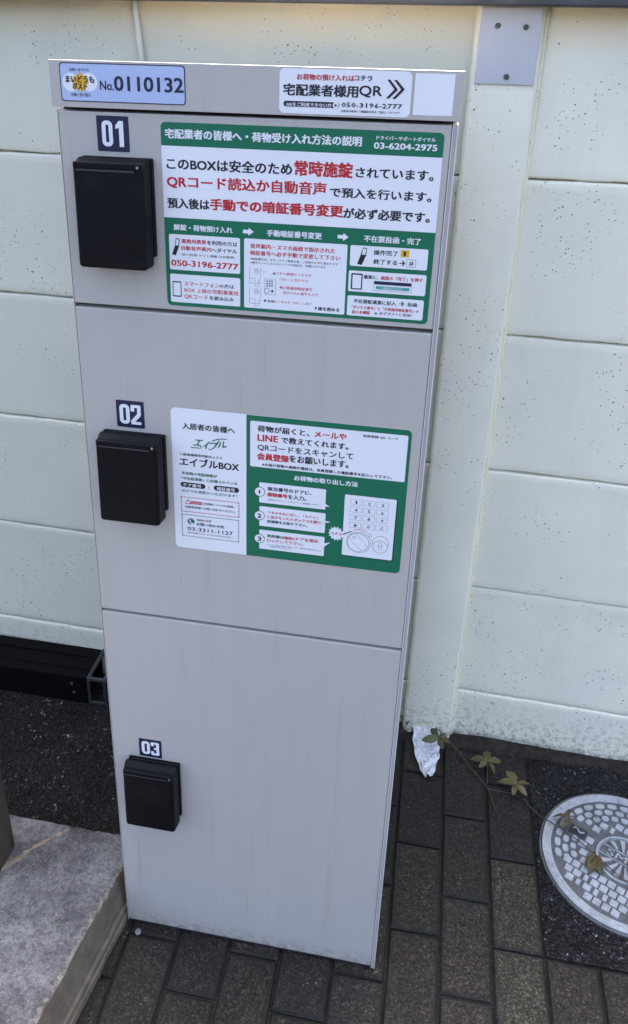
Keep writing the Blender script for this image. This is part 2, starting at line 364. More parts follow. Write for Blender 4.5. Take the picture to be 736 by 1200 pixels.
PRINT['notice']=[
('r',0,'green',131.3,1490.6,465.8,1263.7,6),
('r',1,'white',131.3,1463.5,465.8,1377.5,0.05),
('t',3,'white','宅配業者の皆様へ・荷物受け入れ方法の説明',136.8,1483.0,372.3,1472.2,0.035),
('t',3,'white','ドライバーサポートダイヤル',389.2,1484.9,456.3,1480.4,0.025),
('t',3,'white','03-6204-2975',387.0,1477.3,458.6,1470.6,0.045),
('t',3,'ink','このBOXは安全のため',137.5,1449.7,291.5,1436.1,0.03),
('t',3,'red','常時施錠',295.2,1453.0,363.3,1436.2,0.045),
('t',3,'ink','されています。',367.6,1448.5,457.3,1437.3,0.03),
('t',3,'red','QRコード読込か自動音声',137.2,1429.1,333.3,1413.9,0.045),
('t',3,'ink','で預入を行います。',338.5,1424.4,457.1,1413.1,0.03),
('t',3,'ink','預入後は',136.7,1401.7,189.7,1389.4,0.035),
('t',3,'red','手動での暗証番号変更',191.1,1403.4,354.4,1389.8,0.045),
('t',3,'ink','が必ず必要です。',355.4,1401.0,457.3,1389.0,0.035),
('t',3,'white','解錠・荷物預け入れ',143.4,1369.7,218.9,1362.2,0.03),
('p',2,'white',[(232.2,1367.8),(239.2,1367.8),(239.2,1370.6),(245.4,1365.7),(238.8,1360.6),(238.8,1363.2),(232.0,1363.4)]),
('t',3,'white','手動暗証番号変更',262.3,1369.5,330.0,1361.6,0.035),
('p',2,'white',[(349.6,1368.4),(356.3,1368.4),(356.6,1371.0),(362.7,1366.2),(356.5,1361.3),(356.3,1363.9),(349.6,1364.3)]),
('t',3,'white','不在票投函・完了',381.6,1369.8,449.3,1362.0,0.03),
('r',2,'white',136.6,1357.0,228.3,1311.4,2.2),
('r',2,'white',136.3,1305.9,228.4,1268.5,2.2),
('r',2,'white',233.4,1357.2,362.3,1268.2,2.2),
('r',2,'white',365.9,1357.1,459.5,1331.5,2.2),
('r',2,'white',365.4,1325.7,460.0,1299.3,2.2),
('r',2,'white',365.4,1294.0,459.5,1268.1,2.2),
('p',3,'ink',[(145.6,1352.1),(150.9,1351.6),(149.4,1341.5),(144.8,1330.0),(139.8,1331.1),(144.1,1342.3)]),
('p',4,'white',[(146.4,1350.8),(149.7,1350.6),(148.3,1342.6),(145.0,1342.9)]),
('t',3,'red','業務用携帯',152.8,1351.6,184.8,1346.1,0.03),
('t',3,'ink','を利用の方は',186.0,1351.6,224.8,1346.0,0.03),
('t',3,'red','自動音声案内',152.5,1342.9,191.2,1337.4,0.03),
('t',3,'ink','へダイヤル',191.9,1342.6,224.2,1337.0,0.03),
('t',3,'ink','(佐川急便 ヤマト運輸 日本郵便)',152.2,1333.5,221.4,1329.6,0.025),
('t',3,'red','050-3196-2777',138.7,1324.1,225.8,1316.7,0.045),
('r',3,'ink',139.0,1296.3,150.9,1275.8,1.2),
('r',4,'white',140.1,1294.7,149.8,1277.5,0.6),
('t',3,'red','スマートフォン',154.9,1296.8,200.8,1291.2,0.02),
('t',3,'ink','の方は',201.5,1296.8,220.1,1291.4,0.03),
('t',3,'red','BOX 上部の宅配事業用',154.7,1288.6,225.7,1282.8,0.025),
('t',3,'red','QRコード',154.4,1280.3,185.9,1273.7,0.02),
('t',3,'ink','を読み込み',188.0,1279.9,219.7,1274.5,0.03),
('t',3,'red','音声案内・スマホ画面で指示された',241.5,1351.2,347.3,1345.3,0.03),
('t',3,'red','暗証番号へ必ず手動で変更して下さい',241.6,1342.6,354.0,1336.8,0.03),
('t',3,'ink','※暗証番号は、セキュリティ重視の為、ご利用のたびに変わります',241.6,1333.7,351.7,1330.5,0.03),
('t',3,'ink','※番号セットミスによるトラブル対応は、有償になります',241.6,1328.9,336.7,1325.8,0.03),
('l',3,'ink',[(240.4,1320.9),(240.5,1300.8),(253.9,1301.0),(254.6,1320.7)],0.35),
('l',3,'ink',[(240.5,1307.1),(247.6,1306.9),(247.6,1297.7),(252.0,1297.6),(251.9,1306.4)],0.3),
('c',3,'ink',249.1,1315.6,2.2),
('c',4,'white',249.1,1315.6,1.7),
('l',3,'ink',[(244.8,1318.5),(250.7,1320.1),(252.3,1314.7)],0.4),
('l',3,'ink',[(240.5,1294.8),(240.5,1274.2),(254.1,1274.5),(254.8,1294.6)],0.35),
('l',3,'ink',[(240.5,1280.7),(247.7,1280.5),(247.7,1271.1),(252.1,1271.1),(252.1,1280.0)],0.3),
('c',3,'ink',249.2,1289.4,2.2),
('c',4,'white',249.2,1289.4,1.7),
('l',3,'ink',[(244.9,1292.3),(250.8,1294.0),(252.4,1288.5)],0.4),
('l',3,'red',[(254.2,1319.5),(258.5,1315.9),(262.8,1317.0)],0.4),
('f',3,'ink',259.8,1307.7,274.2,1287.2,0.6,0.3),
('r',3,'ink',262.2,1305.5,264.1,1303.9,0.1),
('r',3,'ink',262.2,1302.3,264.2,1300.7,0.1),
('r',3,'ink',262.2,1299.2,264.2,1297.5,0.1),
('r',3,'ink',265.3,1305.7,267.3,1304.1,0.1),
('r',3,'ink',265.3,1302.6,267.3,1300.9,0.1),
('r',3,'ink',265.4,1299.4,267.4,1297.7,0.1),
('r',3,'ink',268.4,1305.9,270.4,1304.3,0.1),
('r',3,'ink',268.5,1302.8,270.5,1301.1,0.1),
('r',3,'ink',268.5,1299.6,270.5,1298.0,0.1),
('c',3,'ink',263.1,1292.0,3.4),
('c',4,'white',263.1,1292.0,2.8),
('c',3,'ink',269.8,1292.1,1.6),
('t',3,'ink','◀',269.8,1317.1,273.0,1313.0,0),
('t',3,'red','カギの裏側のつまみを',274.1,1317.5,319.2,1313.6,0.01),
('t',3,'red','「SET」に合わせる',279.3,1310.2,315.5,1306.5,0.01),
('t',3,'red','◀',278.7,1299.9,282.3,1295.4,0),
('t',3,'red','お客様用暗証番号',283.4,1299.7,320.9,1295.6,0.03),
('t',3,'red','指示された番号を入力',283.5,1293.3,328.1,1289.4,0.02),
('t',3,'ink','◀',258.4,1281.3,261.7,1276.6,0),
('t',3,'ink','裏側',263.6,1280.4,272.8,1277.1,0.03),
('t',3,'red','のつまみを「FIX」に戻す',273.1,1280.7,320.7,1277.1,0.01),
('t',3,'ink','▶',325.1,1276.6,328.0,1271.6,0),
('t',3,'ink','扉を閉める',329.0,1276.1,356.0,1271.3,0.04),
('p',3,'ink',[(381.3,1354.9),(385.9,1354.6),(385.5,1345.5),(380.6,1333.2),(375.0,1334.0),(378.7,1345.7)]),
('p',4,'white',[(381.6,1353.7),(385.1,1353.5),(384.3,1346.0),(380.2,1346.2)]),
('t',3,'ink','操作完了',394.4,1352.9,423.4,1346.7,0.03),
('r',3,'orange',426.8,1354.7,436.9,1346.0,0.2),
('t',4,'ink','1',430.5,1353.1,433.0,1347.6,0.02),
('t',3,'ink','終了する',394.8,1341.6,423.3,1335.5,0.03),
('p',3,'ink',[(425.8,1339.0),(430.4,1339.0),(429.0,1341.4),(430.2,1342.1),(433.2,1338.4),(430.1,1334.9),(429.0,1335.6),(430.5,1337.7),(425.9,1337.9)]),
('f',3,'ink',434.6,1343.7,445.8,1334.0,0.3,0.4),
('t',3,'ink','#',437.9,1341.4,442.9,1336.0,0.03),
('r',3,'ink',368.7,1322.4,382.7,1302.1,1.2),
('r',4,'white',370.4,1320.6,381.2,1303.6,0.6),
('t',3,'ink','最後に、',384.2,1321.3,402.0,1316.4,0.03),
('t',3,'red','画面の「完了」を押す',405.4,1321.4,455.9,1316.3,0.03),
('f',3,'ink',396.8,1314.4,443.2,1302.3,0.2,0.3),
('r',4,'navy',397.4,1314.3,442.5,1310.3,0.2),
('r',4,'teal',399.7,1308.2,440.9,1304.4,0.2),
('t',5,'white','画面の完了をおす',408.9,1307.6,432.4,1305.0,0.02),
('t',3,'ink','不在票配達票に記入',373.3,1289.9,425.8,1284.7,0.03),
('p',3,'ink',[(429.6,1288.2),(433.4,1288.2),(432.0,1290.1),(433.2,1290.8),(435.9,1287.7),(433.4,1284.6),(432.2,1285.3),(433.5,1287.2),(429.7,1287.1)]),
('t',3,'ink','投函',439.8,1290.0,451.5,1285.0,0.03),
('t',3,'red','「ボックス番号」と「お客様用暗証番号」の',371.5,1281.5,454.3,1277.3,0.03),
('t',3,'red','記入を確認',372.1,1275.3,394.1,1271.0,0.04),
('t',3,'ink','▶',400.9,1274.8,404.0,1271.1,0),
('t',3,'ink','必ずポストに投函！',406.2,1275.6,446.3,1271.7,0.03),
]
PRINT['resident']=[
('r',0,'white',129.2,1116.9,459.9,889.6,7),
('r',1,'green',236.5,1116.9,459.9,889.6,7),
('r',1.5,'green',236.5,1116.9,244.5,889.6,0.05),
('t',3,'ink','入居者の皆様へ',145.6,1095.5,220.0,1086.0,0.03),
('p',3,'green',[(163.5,1071.3),(174.9,1071.5),(174.2,1069.9),(170.2,1069.7),(167.7,1063.4),(172.0,1063.4),(171.3,1061.8),(159.9,1061.7),(160.7,1063.2),(165.7,1063.4),(168.2,1069.8),(163.0,1069.8)]),
('p',3,'green',[(156.8,1058.6),(170.9,1059.1),(169.6,1060.7),(171.7,1061.3),(172.6,1058.9),(169.9,1057.7),(157.1,1057.3)]),
('p',3,'green',[(182.8,1069.8),(184.8,1069.7),(180.4,1064.1),(179.3,1057.8),(177.6,1057.6),(178.4,1063.2),(174.3,1060.5),(174.0,1061.6),(178.1,1064.6)]),
('p',3,'green',[(183.5,1067.7),(195.1,1069.7),(197.2,1073.5),(198.8,1073.4),(195.1,1066.1),(191.0,1060.6),(185.9,1057.1),(182.3,1057.1),(182.6,1058.4),(186.0,1058.6),(190.0,1061.9),(193.1,1067.7),(183.8,1066.3)]),
('p',3,'green',[(186.5,1071.3),(193.5,1074.9),(201.8,1076.9),(209.1,1076.5),(209.1,1075.4),(202.1,1075.5),(194.5,1073.8),(187.2,1070.3)]),
('p',3,'green',[(198.8,1071.6),(200.4,1071.6),(199.7,1065.5),(197.0,1062.0),(195.0,1062.1),(197.7,1065.3)]),
('p',3,'green',[(203.4,1072.8),(205.2,1072.8),(204.0,1064.9),(209.0,1065.9),(208.0,1063.6),(202.0,1062.5)]),
('t',3,'ink','入居者様専用宅配ボックス',140.3,1048.3,202.1,1044.0,0.025),
('t',3,'ink','エイブルBOX',140.0,1041.3,225.7,1028.4,0.03),
('t',3,'green','不在時の宅配荷物が',142.0,1018.4,194.0,1013.4,0.03),
('t',3,'green','「不在配達票」に記載されている',141.7,1009.9,223.2,1005.2,0.03),
('r',2,'ink',139.8,1001.2,176.6,993.2,6),
('t',3,'white','ドア番号',144.8,999.5,170.5,994.0,0.02),
('t',3,'ink','と',180.5,997.9,183.8,993.7,0),
('r',2,'ink',189.0,1001.2,225.9,992.9,6),
('t',3,'white','暗証番号',193.8,999.4,219.8,993.7,0.02),
('t',3,'green','だけでお受取りいただけます！',141.4,989.6,222.8,984.6,0.02),
('p',2,'red',[(139.3,977.4),(141.3,977.4),(142.9,975.7),(140.9,975.7)]),
('p',2,'red',[(139.3,953.5),(141.3,953.5),(142.9,951.8),(140.9,951.8)]),
('p',2,'red',[(143.7,977.4),(145.7,977.4),(147.3,975.7),(145.3,975.7)]),
('p',2,'red',[(143.7,953.5),(145.7,953.5),(147.3,951.8),(145.3,951.8)]),
('p',2,'red',[(148.0,977.4),(150.0,977.4),(151.6,975.7),(149.6,975.7)]),
('p',2,'red',[(148.0,953.5),(150.0,953.5),(151.6,951.8),(149.6,951.8)]),
('p',2,'red',[(152.4,977.4),(154.4,977.4),(156.0,975.7),(154.0,975.7)]),
('p',2,'red',[(152.4,953.5),(154.4,953.5),(156.0,951.8),(154.0,951.8)]),
('p',2,'red',[(156.7,977.4),(158.7,977.4),(160.3,975.7),(158.3,975.7)]),
('p',2,'red',[(156.7,953.5),(158.7,953.5),(160.3,951.8),(158.3,951.8)]),
('p',2,'red',[(161.1,977.4),(163.1,977.4),(164.7,975.7),(162.7,975.7)]),
('p',2,'red',[(161.1,953.5),(163.1,953.5),(164.7,951.8),(162.7,951.8)]),
('p',2,'red',[(165.4,977.4),(167.4,977.4),(169.0,975.7),(167.0,975.7)]),
('p',2,'red',[(165.4,953.5),(167.4,953.5),(169.0,951.8),(167.0,951.8)]),
('p',2,'red',[(169.8,977.4),(171.8,977.4),(173.4,975.7),(171.4,975.7)]),
('p',2,'red',[(169.8,953.5),(171.8,953.5),(173.4,951.8),(171.4,951.8)]),
('p',2,'red',[(174.1,977.4),(176.1,977.4),(177.7,975.7),(175.7,975.7)]),
('p',2,'red',[(174.1,953.5),(176.1,953.5),(177.7,951.8),(175.7,951.8)]),
('p',2,'red',[(178.5,977.4),(180.5,977.4),(182.1,975.7),(180.1,975.7)]),
('p',2,'red',[(178.5,953.5),(180.5,953.5),(182.1,951.8),(180.1,951.8)]),
('p',2,'red',[(182.9,977.4),(184.9,977.4),(186.5,975.7),(184.5,975.7)]),
('p',2,'red',[(182.9,953.5),(184.9,953.5),(186.5,951.8),(184.5,951.8)]),
('p',2,'red',[(187.2,977.4),(189.2,977.4),(190.8,975.7),(188.8,975.7)]),
('p',2,'red',[(187.2,953.5),(189.2,953.5),(190.8,951.8),(188.8,951.8)]),
('p',2,'red',[(191.6,977.4),(193.6,977.4),(195.2,975.7),(193.2,975.7)]),
('p',2,'red',[(191.6,953.5),(193.6,953.5),(195.2,951.8),(193.2,951.8)]),
('p',2,'red',[(195.9,977.4),(197.9,977.4),(199.5,975.7),(197.5,975.7)]),
('p',2,'red',[(195.9,953.5),(197.9,953.5),(199.5,951.8),(197.5,951.8)]),
('p',2,'red',[(200.3,977.4),(202.3,977.4),(203.9,975.7),(201.9,975.7)]),
('p',2,'red',[(200.3,953.5),(202.3,953.5),(203.9,951.8),(201.9,951.8)]),
('p',2,'red',[(204.6,977.4),(206.6,977.4),(208.2,975.7),(206.2,975.7)]),
('p',2,'red',[(204.6,953.5),(206.6,953.5),(208.2,951.8),(206.2,951.8)]),
('p',2,'red',[(209.0,977.4),(211.0,977.4),(212.6,975.7),(210.6,975.7)]),
('p',2,'red',[(209.0,953.5),(211.0,953.5),(212.6,951.8),(210.6,951.8)]),
('p',2,'red',[(213.3,977.4),(215.3,977.4),(216.9,975.7),(214.9,975.7)]),
('p',2,'red',[(213.3,953.5),(215.3,953.5),(216.9,951.8),(214.9,951.8)]),
('p',2,'red',[(217.7,977.4),(219.7,977.4),(221.3,975.7),(219.3,975.7)]),
('p',2,'red',[(217.7,953.5),(219.7,953.5),(221.3,951.8),(219.3,951.8)]),
('p',2,'red',[(222.0,977.4),(224.0,977.4),(225.6,975.7),(223.6,975.7)]),
('p',2,'red',[(222.0,953.5),(224.0,953.5),(225.6,951.8),(223.6,951.8)]),
('p',2.5,'red',[(139.3,977.1),(139.3,975.1),(141.0,973.6),(141.0,975.5)]),
('p',2.5,'red',[(224.70000000000002,977.1),(224.70000000000002,975.1),(226.4,973.6),(226.4,975.5)]),
('p',2.5,'red',[(139.3,972.8),(139.3,970.8),(141.0,969.3),(141.0,971.2)]),
('p',2.5,'red',[(224.70000000000002,972.8),(224.70000000000002,970.8),(226.4,969.3),(226.4,971.2)]),
('p',2.5,'red',[(139.3,968.6),(139.3,966.6),(141.0,965.1),(141.0,967.0)]),
('p',2.5,'red',[(224.70000000000002,968.6),(224.70000000000002,966.6),(226.4,965.1),(226.4,967.0)]),
('p',2.5,'red',[(139.3,964.3),(139.3,962.3),(141.0,960.8),(141.0,962.7)]),
('p',2.5,'red',[(224.70000000000002,964.3),(224.70000000000002,962.3),(226.4,960.8),(226.4,962.7)]),
('p',2.5,'red',[(139.3,960.0),(139.3,958.0),(141.0,956.5),(141.0,958.4)]),
('p',2.5,'red',[(224.70000000000002,960.0),(224.70000000000002,958.0),(226.4,956.5),(226.4,958.4)]),
('p',2.5,'red',[(139.3,955.8),(139.3,953.8),(141.0,952.3),(141.0,954.2)]),
('p',2.5,'red',[(224.70000000000002,955.8),(224.70000000000002,953.8),(226.4,952.3),(226.4,954.2)]),
('p',2,'green',[(139.4,948.2),(141.4,948.2),(143.0,946.5),(141.0,946.5)]),
('p',2,'green',[(139.4,911.5),(141.4,911.5),(143.0,909.8),(141.0,909.8)]),
('p',2,'green',[(143.7,948.2),(145.7,948.2),(147.3,946.5),(145.3,946.5)]),
('p',2,'green',[(143.7,911.5),(145.7,911.5),(147.3,909.8),(145.3,909.8)]),
('p',2,'green',[(148.0,948.2),(150.0,948.2),(151.6,946.5),(149.6,946.5)]),
('p',2,'green',[(148.0,911.5),(150.0,911.5),(151.6,909.8),(149.6,909.8)]),
('p',2,'green',[(152.4,948.2),(154.4,948.2),(156.0,946.5),(154.0,946.5)]),
('p',2,'green',[(152.4,911.5),(154.4,911.5),(156.0,909.8),(154.0,909.8)]),
('p',2,'green',[(156.7,948.2),(158.7,948.2),(160.3,946.5),(158.3,946.5)]),
('p',2,'green',[(156.7,911.5),(158.7,911.5),(160.3,909.8),(158.3,909.8)]),
('p',2,'green',[(161.0,948.2),(163.0,948.2),(164.6,946.5),(162.6,946.5)]),
('p',2,'green',[(161.0,911.5),(163.0,911.5),(164.6,909.8),(162.6,909.8)]),
('p',2,'green',[(165.4,948.2),(167.4,948.2),(169.0,946.5),(167.0,946.5)]),
('p',2,'green',[(165.4,911.5),(167.4,911.5),(169.0,909.8),(167.0,909.8)]),
('p',2,'green',[(169.7,948.2),(171.7,948.2),(173.3,946.5),(171.3,946.5)]),
('p',2,'green',[(169.7,911.5),(171.7,911.5),(173.3,909.8),(171.3,909.8)]),
('p',2,'green',[(174.0,948.2),(176.0,948.2),(177.6,946.5),(175.6,946.5)]),
('p',2,'green',[(174.0,911.5),(176.0,911.5),(177.6,909.8),(175.6,909.8)]),
('p',2,'green',[(178.3,948.2),(180.3,948.2),(181.9,946.5),(179.9,946.5)]),
('p',2,'green',[(178.3,911.5),(180.3,911.5),(181.9,909.8),(179.9,909.8)]),
('p',2,'green',[(182.6,948.2),(184.6,948.2),(186.2,946.5),(184.2,946.5)]),
('p',2,'green',[(182.6,911.5),(184.6,911.5),(186.2,909.8),(184.2,909.8)]),
('p',2,'green',[(187.0,948.2),(189.0,948.2),(190.6,946.5),(188.6,946.5)]),
('p',2,'green',[(187.0,911.5),(189.0,911.5),(190.6,909.8),(188.6,909.8)]),
('p',2,'green',[(191.3,948.2),(193.3,948.2),(194.9,946.5),(192.9,946.5)]),
('p',2,'green',[(191.3,911.5),(193.3,911.5),(194.9,909.8),(192.9,909.8)]),
('p',2,'green',[(195.6,948.2),(197.6,948.2),(199.2,946.5),(197.2,946.5)]),
('p',2,'green',[(195.6,911.5),(197.6,911.5),(199.2,909.8),(197.2,909.8)]),
('p',2,'green',[(200.0,948.2),(202.0,948.2),(203.6,946.5),(201.6,946.5)]),
('p',2,'green',[(200.0,911.5),(202.0,911.5),(203.6,909.8),(201.6,909.8)]),
('p',2,'green',[(204.3,948.2),(206.3,948.2),(207.9,946.5),(205.9,946.5)]),
('p',2,'green',[(204.3,911.5),(206.3,911.5),(207.9,909.8),(205.9,909.8)]),
('p',2,'green',[(208.6,948.2),(210.6,948.2),(212.2,946.5),(210.2,946.5)]),
('p',2,'green',[(208.6,911.5),(210.6,911.5),(212.2,909.8),(210.2,909.8)]),
('p',2,'green',[(212.9,948.2),(214.9,948.2),(216.5,946.5),(214.5,946.5)]),
('p',2,'green',[(212.9,911.5),(214.9,911.5),(216.5,909.8),(214.5,909.8)]),
('p',2,'green',[(217.2,948.2),(219.2,948.2),(220.8,946.5),(218.8,946.5)]),
('p',2,'green',[(217.2,911.5),(219.2,911.5),(220.8,909.8),(218.8,909.8)]),
('p',2,'green',[(221.6,948.2),(223.6,948.2),(225.2,946.5),(223.2,946.5)]),
('p',2,'green',[(221.6,911.5),(223.6,911.5),(225.2,909.8),(223.2,909.8)]),
('p',2.5,'green',[(139.4,947.9),(139.4,945.9),(141.1,944.4),(141.1,946.3)]),
('p',2.5,'green',[(224.20000000000002,947.9),(224.20000000000002,945.9),(225.9,944.4),(225.9,946.3)]),
('p',2.5,'green',[(139.4,943.6),(139.4,941.6),(141.1,940.1),(141.1,942.0)]),
('p',2.5,'green',[(224.20000000000002,943.6),(224.20000000000002,941.6),(225.9,940.1),(225.9,942.0)]),
('p',2.5,'green',[(139.4,939.4),(139.4,937.4),(141.1,935.9),(141.1,937.8)]),
('p',2.5,'green',[(224.20000000000002,939.4),(224.20000000000002,937.4),(225.9,935.9),(225.9,937.8)]),
('p',2.5,'green',[(139.4,935.1),(139.4,933.1),(141.1,931.6),(141.1,933.5)]),
('p',2.5,'green',[(224.20000000000002,935.1),(224.20000000000002,933.1),(225.9,931.6),(225.9,933.5)]),
('p',2.5,'green',[(139.4,930.8),(139.4,928.8),(141.1,927.3),(141.1,929.2)]),
('p',2.5,'green',[(224.20000000000002,930.8),(224.20000000000002,928.8),(225.9,927.3),(225.9,929.2)]),
('p',2.5,'green',[(139.4,926.6),(139.4,924.6),(141.1,923.1),(141.1,925.0)]),
('p',2.5,'green',[(224.20000000000002,926.6),(224.20000000000002,924.6),(225.9,923.1),(225.9,925.0)]),
('p',2.5,'green',[(139.4,922.3),(139.4,920.3),(141.1,918.8),(141.1,920.7)]),
('p',2.5,'green',[(224.20000000000002,922.3),(224.20000000000002,920.3),(225.9,918.8),(225.9,920.7)]),
('p',2.5,'green',[(139.4,918.0),(139.4,916.0),(141.1,914.5),(141.1,916.4)]),
('p',2.5,'green',[(224.20000000000002,918.0),(224.20000000000002,916.0),(225.9,914.5),(225.9,916.4)]),
('p',2.5,'green',[(139.4,913.8),(139.4,911.8),(141.1,910.3),(141.1,912.2)]),
('p',2.5,'green',[(224.20000000000002,913.8),(224.20000000000002,911.8),(225.9,910.3),(225.9,912.2)]),
('p',2,'red',[(150.3,973.8),(154.6,965.4),(145.5,965.1)]),
('p',3,'white',[(150.2,971.5),(152.9,966.4),(146.9,966.2)]),
('r',2,'red',154.0,970.8,170.9,966.0,0.6),
('t',3,'white','WARNING',155.0,969.0,169.5,967.3,0.03),
('t',3,'ink','お荷物については直接、',172.7,970.8,219.0,967.2,0.03),
('t',3,'ink','宅配業者様にお問い合わせください。',145.4,962.7,220.3,958.8,0.03),
('c',2,'green',153.6,936.3,5.29),
('p',3,'white',[(151.4,939.1),(152.8,940.1),(153.6,937.4),(152.5,936.1),(154.0,933.9),(155.5,934.9),(157.2,933.2),(155.7,931.4),(153.3,932.2),(151.3,935.5)]),
('t',3,'ink','利用方法等',162.3,942.0,184.5,938.2,0.03),
('t',3,'ink','お問い合わせ先',162.1,935.6,203.5,930.5,0.03),
('t',3,'ink','03-3311-1127',148.2,926.8,216.3,920.9,0.02),
('t',3,'ink','(受付時間 10:00~17:00※土日祝日を除く)',147.2,918.2,217.6,915.1,0.01),
('r',2,'white',241.8,1108.5,455.5,1038.4,2.2),
('t',3,'ink','荷物が届くと、',252.1,1102.7,323.3,1093.4,0.035),
('t',3,'red','メールや',330.7,1102.5,373.4,1093.2,0.035),
('t',3,'red','LINE',252.5,1088.8,280.4,1079.4,0.05),
('t',3,'ink','で教えてくれます。',285.2,1088.5,377.0,1078.9,0.035),
('t',3,'ink','QRコードをスキャンして',252.6,1074.4,384.3,1064.1,0.035),
('t',3,'red','会員登録',252.0,1060.5,295.9,1050.1,0.05),
('t',3,'ink','をお願いします。',297.1,1061.7,378.4,1051.0,0.035),
('t',3,'ink','※お届け荷物の連絡先電話は、会員登録した電話番号を記入して下さい。',259.0,1045.5,438.3,1040.8,0.04),
('t',3,'ink','会員登録 QR コード',395.6,1104.3,442.3,1100.1,0.03),
('t',3,'white','お荷物の取り出し方法',304.6,1031.1,392.6,1023.4,0.035),
('r',3,'white',255.2,1014.3,349.7,981.6,1.6),
('c',4,'ink',255.7,999.1,7.81),
('c',5,'white',255.7,999.1,6.93),
('r',2,'shade',256.3,1012.4,351.0,979.9,1.6),
('r',3,'white',255.5,975.7,350.5,942.9,1.6),
('c',4,'ink',255.6,960.1,7.81),
('c',5,'white',255.6,960.1,6.93),
('r',2,'shade',256.6,973.7,351.8,941.2,1.6),
('r',3,'white',255.7,936.5,350.5,904.0,1.6),
('c',4,'ink',255.8,921.1,7.81),
('c',5,'white',255.8,921.1,6.93),
('r',2,'shade',256.9,934.5,351.9,902.2,1.6),
('t',6,'ink','1',254.4,1001.8,256.6,995.9,0.0),
('t',6,'ink','2',252.9,963.1,258.2,956.1,0.05),
('t',6,'ink','3',253.2,924.4,258.5,917.3,0.05),
('p',3,'white',[(349.6,991.1),(355.9,987.0),(349.5,986.9)]),
('p',3,'white',[(349.6,964.0),(358.1,962.2),(349.8,959.8)]),
('p',3,'white',[(350.0,925.7),(359.1,928.7),(349.9,919.6)]),
('t',4,'ink','該当番号のドアに、',267.3,1008.8,329.4,1002.5,0.04),
('t',4,'red','解除番号',267.0,999.2,295.3,993.0,0.06),
('t',4,'ink','を入力。',296.6,999.7,322.2,992.2,0.03),
('t',4,'ink','※暗証番号はお手元のメールまたはアプリの通知画面をご覧下さい。',267.2,989.0,343.0,986.8,0.01),
('t',4,'red','つまみを左に回し、「カチッ」',267.4,969.2,339.1,964.7,0.03),
('t',4,'red','と音がなったらボックスを開け、',267.1,962.0,346.6,956.9,0.03),
('t',4,'ink','配達物をお取り下さい。',267.2,954.3,325.0,949.3,0.04),
('t',4,'ink','利用後は',267.4,930.1,292.2,924.8,0.04),
('t',4,'red','確実に',292.5,929.8,308.6,924.7,0.05),
('t',4,'red','ドアを閉め',309.6,930.5,341.6,924.9,0.03),
('t',4,'red','ロックして下さい。',267.1,922.4,320.0,917.1,0.03),
('t',4,'ink','※しっかり施錠の確認をお願いします。開錠後の事故に関しては、',267.2,913.8,346.5,911.6,0.01),
('t',4,'ink','一切責任を負いかねます。',269.1,910.9,304.2,908.3,0.01),
('r',2,'ink',377.0,1008.8,449.1,908.8,2),
('r',3,'white',376.2,1009.8,447.5,910.4,2),
('f',4,'ink',384.2,1003.8,400.5,995.1,0.4,0.3),
('t',4,'ink','1',391.4,1001.4,393.6,996.5,0.02),
('f',4,'ink',402.6,1003.5,418.8,994.9,0.4,0.3),
('t',4,'ink','2',408.8,1001.0,412.9,996.3,0.02),
('f',4,'ink',420.8,1003.3,437.0,994.6,0.4,0.3),
('t',4,'ink','3',427.0,1000.7,431.2,996.1,0.02),
('f',4,'ink',384.3,991.5,400.6,982.8,0.4,0.3),
('t',4,'ink','4',390.6,989.0,394.7,984.3,0.02),
('f',4,'ink',402.7,991.3,419.0,982.6,0.4,0.3),
('t',4,'ink','5',409.0,988.7,413.1,984.0,0.02),
('f',4,'ink',421.0,991.1,437.3,982.3,0.4,0.3),
('t',4,'ink','6',427.3,988.5,431.5,983.8,0.02),
('f',4,'ink',384.4,979.1,400.8,970.3,0.4,0.3),
('t',4,'ink','7',390.7,976.6,394.8,971.8,0.02),
('f',4,'ink',402.9,978.9,419.2,970.1,0.4,0.3),
('t',4,'ink','8',409.2,976.4,413.3,971.6,0.02),
('f',4,'ink',421.3,978.7,437.6,970.0,0.4,0.3),
('t',4,'ink','9',427.6,976.2,431.7,971.4,0.02),
('f',4,'ink',384.4,966.7,400.9,957.8,0.4,0.3),
('t',4,'ink','*',390.8,964.1,394.9,959.3,0.04),
('f',4,'ink',403.0,966.5,419.5,957.6,0.4,0.3),
('t',4,'ink','0',409.3,963.9,413.5,959.1,0.02),
('f',4,'ink',421.5,966.3,437.9,957.5,0.4,0.3),
('t',4,'ink','C',427.8,963.7,432.0,958.9,0.02),
('c',4,'ink',399.2,934.4,17.39),
('c',5,'white',399.2,934.4,16.88),
('c',6,'ink',398.4,934.3,15.37),
('c',7,'white',398.4,934.3,14.87),
('l',8,'ink',[(385.6,939.1),(404.1,921.0)],0.35),
('l',8,'ink',[(394.0,948.8),(412.5,928.5)],0.35),
('c',8,'ink',392.4,941.6,2.39),
('c',9,'white',392.4,941.6,1.89),
('c',4,'ink',430.0,937.5,11.34),
('c',5,'white',430.0,937.5,10.84),
('c',6,'ink',429.7,930.9,10.58),
('c',7,'white',429.7,930.9,10.08),
('f',8,'ink',427.3,938.3,432.3,926.2,1.6,0.4),
('l',8,'ink',[(425.4,931.9),(434.2,932.3)],0.35),
('l',8,'red',[(410.8,952.2),(405.0,955.3),(398.5,955.9),(391.4,954.2)],0.7),
('p',8,'ink',[(376.1,944.0),(376.0,945.6),(388.2,952.2),(388.6,951.1)]),
('f',6,'ink',412.8,951.0,417.0,946.2,0.8,0.4),
